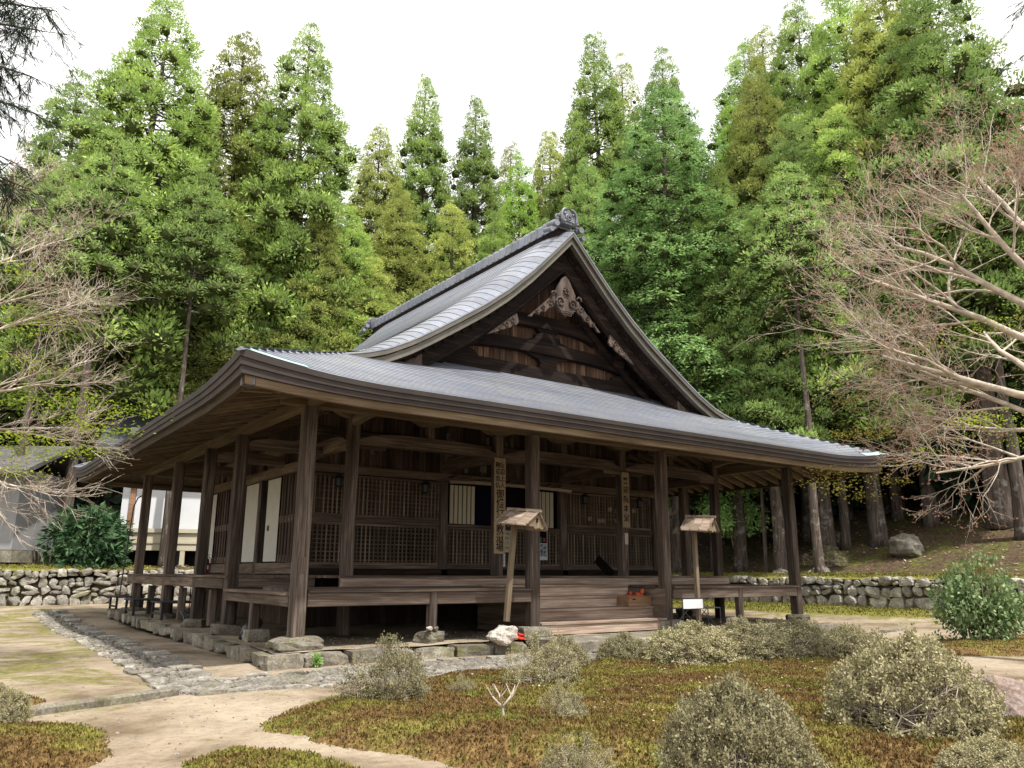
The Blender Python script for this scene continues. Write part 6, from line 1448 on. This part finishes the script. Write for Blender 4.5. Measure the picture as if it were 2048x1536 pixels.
# three dark benches by the left veranda
def bench(x_, y_, label, s_=1.0):
    z_ = gz(-1.0, y_)+0.05 if y_ < 5 else -0.13
    o = empty('low_bench', (x_, y_, z_), 0.0, label, 'bench', 'dark low benches beside the left veranda')
    MB().box(-0.42*s_, 0.42*s_, -0.62*s_, 0.62*s_, 0.40, 0.44).build('seat', BLACKWOOD, o, bevel=0.006)
    for a in (-1, 1):
        for b_ in (-1, 1): MB().box(a*0.36*s_-0.03, a*0.36*s_+0.03, b_*0.52*s_-0.03, b_*0.52*s_+0.03, 0, 0.40).build('leg', BLACKWOOD, o)
    for a in (-1, 1): MB().box(a*0.36*s_-0.015, a*0.36*s_+0.015, -0.49*s_, 0.49*s_, 0.12, 0.17).build('stretcher', BLACKWOOD, o)
bench(-0.02, 8.6, 'nearest of the three dark low benches beside the left veranda'); bench(-0.22, 11.0, 'middle one of the three dark low benches beside the left veranda'); bench(-0.15, 13.9, 'farthest of the three dark low benches beside the left veranda')
# coil of dark hoses and a drain pipe under the deck
mb = MB()
for k in range(4): mb.tube([(0.05*k, 0, 0.02), (0.05*k+0.03, 0.25, 0.16), (0.05*k, 0.55, 0.30-0.03*k)], 0.016, 6)
o = mb.build('hose_bundle', DARKMETAL, loc=(-0.15, 6.75, -0.16)); tag(o, 'bundle of black hoses leaning under the left deck', 'hose')
dp = empty('drain_pipe', (0.06, 2.62, -0.22), 0.5, 'grey drain pipe with a dark open end lying under the deck near the corner', 'pipe')
mb = MB(); mb.tube([(0, 0, 0.16), (0.55, 0.35, 0.24)], 0.13, 14, False); mb.build('pipe', IRONGREY, dp, smooth=True); mb = MB(); mb.tube([(-0.10, -0.02, -0.02), (-0.02, 0, 0.16), (0.06, 0.03, 0.2)], [0.15, 0.14, 0.13], 14, True); mb.build('elbow', DARKMETAL, dp, smooth=True)
# thin rain pipe at the far left of the veranda
p = at(270, 990, 29.5); q = at(238, 1196, 29.5); mb = MB(); mb.tube([(0, 0, 0), (p.x-q.x, p.y-q.y, p.z-q.z-0.4), (p.x-q.x+0.1, p.y-q.y, p.z-q.z-0.1), (0.75, p.y-q.y, p.z-q.z+0.3)], 0.022, 6)
o = mb.build('rain_pipe', DARKMETAL, loc=q, fix=False); tag(o, 'thin dark rain pipe standing at the far left corner of the eaves', 'pipe')
# ladder lying under the left deck
ld = empty('ladder', (0.9, 10.6, -0.1), 0.3, 'aluminium ladder leaning in the dark under the left deck', 'ladder')
for a in (0, 0.34): MB().bar((a, 0, 0.02), (a+0.3, 0.5, 0.72), 0.03, 0.05).build('rail', IRONGREY, ld)
for k in range(4): t = (k+0.5)/4; MB().bar((0.3*t, 0.5*t, 0.02+0.7*t), (0.34+0.3*t, 0.5*t, 0.02+0.7*t), 0.025, 0.025).build('rung', IRONGREY, ld)

# ================================================================== outbuildings on the left
sh = empty('storehouse', at(240, 1110, 38), label='white plastered storehouse with a dark slate roof behind the left eave', cat='storehouse')
sh.location.z = gz(sh.location.x, sh.location.y)
SB = Vector(sh.location); ux = (at(390, 1050, 37.6)-at(240, 1050, 38)); ux.z = 0; ux.normalize(); ang_ = math.atan2(ux.y, ux.x); sh.rotation_euler = (0, 0, ang_)
def zloc(py, d=38): return at(240, py, d).z-SB.z
z0_, z1_ = zloc(1098), zloc(1062)
MB().box(0.35, 7.5, 0.12, 6.0, zloc(1060), zloc(940)).build('wall', PLASTER, sh)
MB().box(0.1, 7.5, -0.02, 6.0, zloc(1100), zloc(1061)).build('base_wall', CREAM, sh)
MB().box(0.05, 7.6, -0.10, 0.0, zloc(1064), zloc(1056)).build('sill', CREAM, sh); MB().box(0.05, 7.6, -0.06, 0.0, zloc(1086), zloc(1081)).build('sill', CREAM, sh)
MB().box(0.12, 0.34, 0.05, 0.3, zloc(1062), zloc(940)).build('corner_post', CRATE, sh); MB().box(-0.2, 0.11, 0.16, 0.4, zloc(1055), zloc(940)).build('wall', PLASTER, sh)
MB().box(1.55, 2.35, -0.04, 0.2, zloc(1150), zloc(1101)).build('vent_opening', DARK, sh); MB().box(2.36, 2.55, -0.05, 0.2, zloc(1150), zloc(1101)).build('base_post', CREAM, sh); MB().box(0, 7.5, 0.4, 6.0, -0.5, zloc(1101)).build('underbuilding', DARK, sh)
MB().box(-0.2, 7.5, 0.3, 5.8, zloc(945), zloc(850)).build('upper_wall', GREYPLASTER, sh)
mb = MB(); mb.prism([(-0.75, zloc(905)), (3.0, zloc(800)), (6.6, zloc(905)), (6.6, zloc(895)), (3.0, zloc(788)), (-0.75, zloc(893))], lambda a, b_, d: (d, a, b_), -1.3, 8.0); mb.build('roof', SLATE, sh)
mb = MB(); mb.tube([(-1.35, 3.0, zloc(792)), (8, 3.0, zloc(792))], 0.16, 8); mb.build('roof_ridge', SLATE, sh)
s2 = empty('shed', at(-75, 1105, 36), label='low pale shed with a grey mossy roof at the left edge', cat='shed'); s2.location.z = gz(s2.location.x, s2.location.y); s2.rotation_euler = (0, 0, ang_-0.25)
S2 = Vector(s2.location); zl = lambda py: at(0, py, 36).z-S2.z
MB().box(-4.0, 1.75, 0, 4, zl(1100), zl(940)).build('wall', flat('tree_shaded_plaster', (0.33, 0.33, 0.345), 0.95, 0.1, var=0.08, nscale=1.5), s2); MB().box(0.5, 0.65, -0.05, 0.0, zl(1105), zl(1010)).build('wall_post', WZ, s2); MB().box(-4.0, 1.8, -0.04, 4, zl(1125), zl(1101)).build('base_wall', KERB, s2)  # tree shade on the shed wall is put into its plaster colour
mb = MB(); mb.prism([(-1.0, zl(955)), (2.0, zl(888)), (5, zl(955)), (5, zl(946)), (2.0, zl(878)), (-1.0, zl(946))], lambda a, b_, d: (d, a, b_), -4.6, 2.5); mb.build('roof', stone_mat('mossy_tiles', (0.06, 0.058, 0.055), (0.12, 0.117, 0.115), (0.22, 0.215, 0.21), 0.6), s2)

# ================================================================== a bee crossing the sky
p = at(626, 102, 2.6); p = CAM+(at(626, 102, 2.6)-CAM).normalized()*2.6
be = empty('bee', p, label='dark bee flying in the white sky above the trees', cat='insect'); be.rotation_euler = (0.2, rad(28), -YAW)
mb = MB(); mb.tube([(-0.012, 0, 0), (-0.009, 0, 0), (-0.003, 0, 0), (0.003, 0, 0), (0.007, 0, 0), (0.011, 0, 0)], [0.0006, 0.003, 0.0035, 0.0036, 0.003, 0.001], 8); mb.build('body', flat('bee_black', (0.05, 0.04, 0.07), 0.6), be, smooth=True)
mb = MB(); mb.add([(0, 0, 0.003), (-0.006, 0.006, 0.006), (-0.010, 0.004, 0.005)], [(0, 1, 2)]); mb.add([(0, 0, 0.003), (-0.006, -0.006, 0.006), (-0.010, -0.004, 0.005)], [(0, 1, 2)]); mb.build('wing', flat('bee_wing', (0.3, 0.28, 0.3), 0.4), be, fix=False)

# lettering to real meshes
bpy.context.view_layer.update()
dg = bpy.context.evaluated_depsgraph_get()
for o in [o for o in SC.objects if o.type == 'FONT']:
    me = bpy.data.meshes.new_from_object(o.evaluated_get(dg)); me.name = 'lettering'
    n = bpy.data.objects.new('lettering', me); n.location = o.location; n.rotation_euler = o.rotation_euler; n.scale = o.scale
    if not me.materials: me.materials.append(INK)
    link(n, o.parent); bpy.data.objects.remove(o)
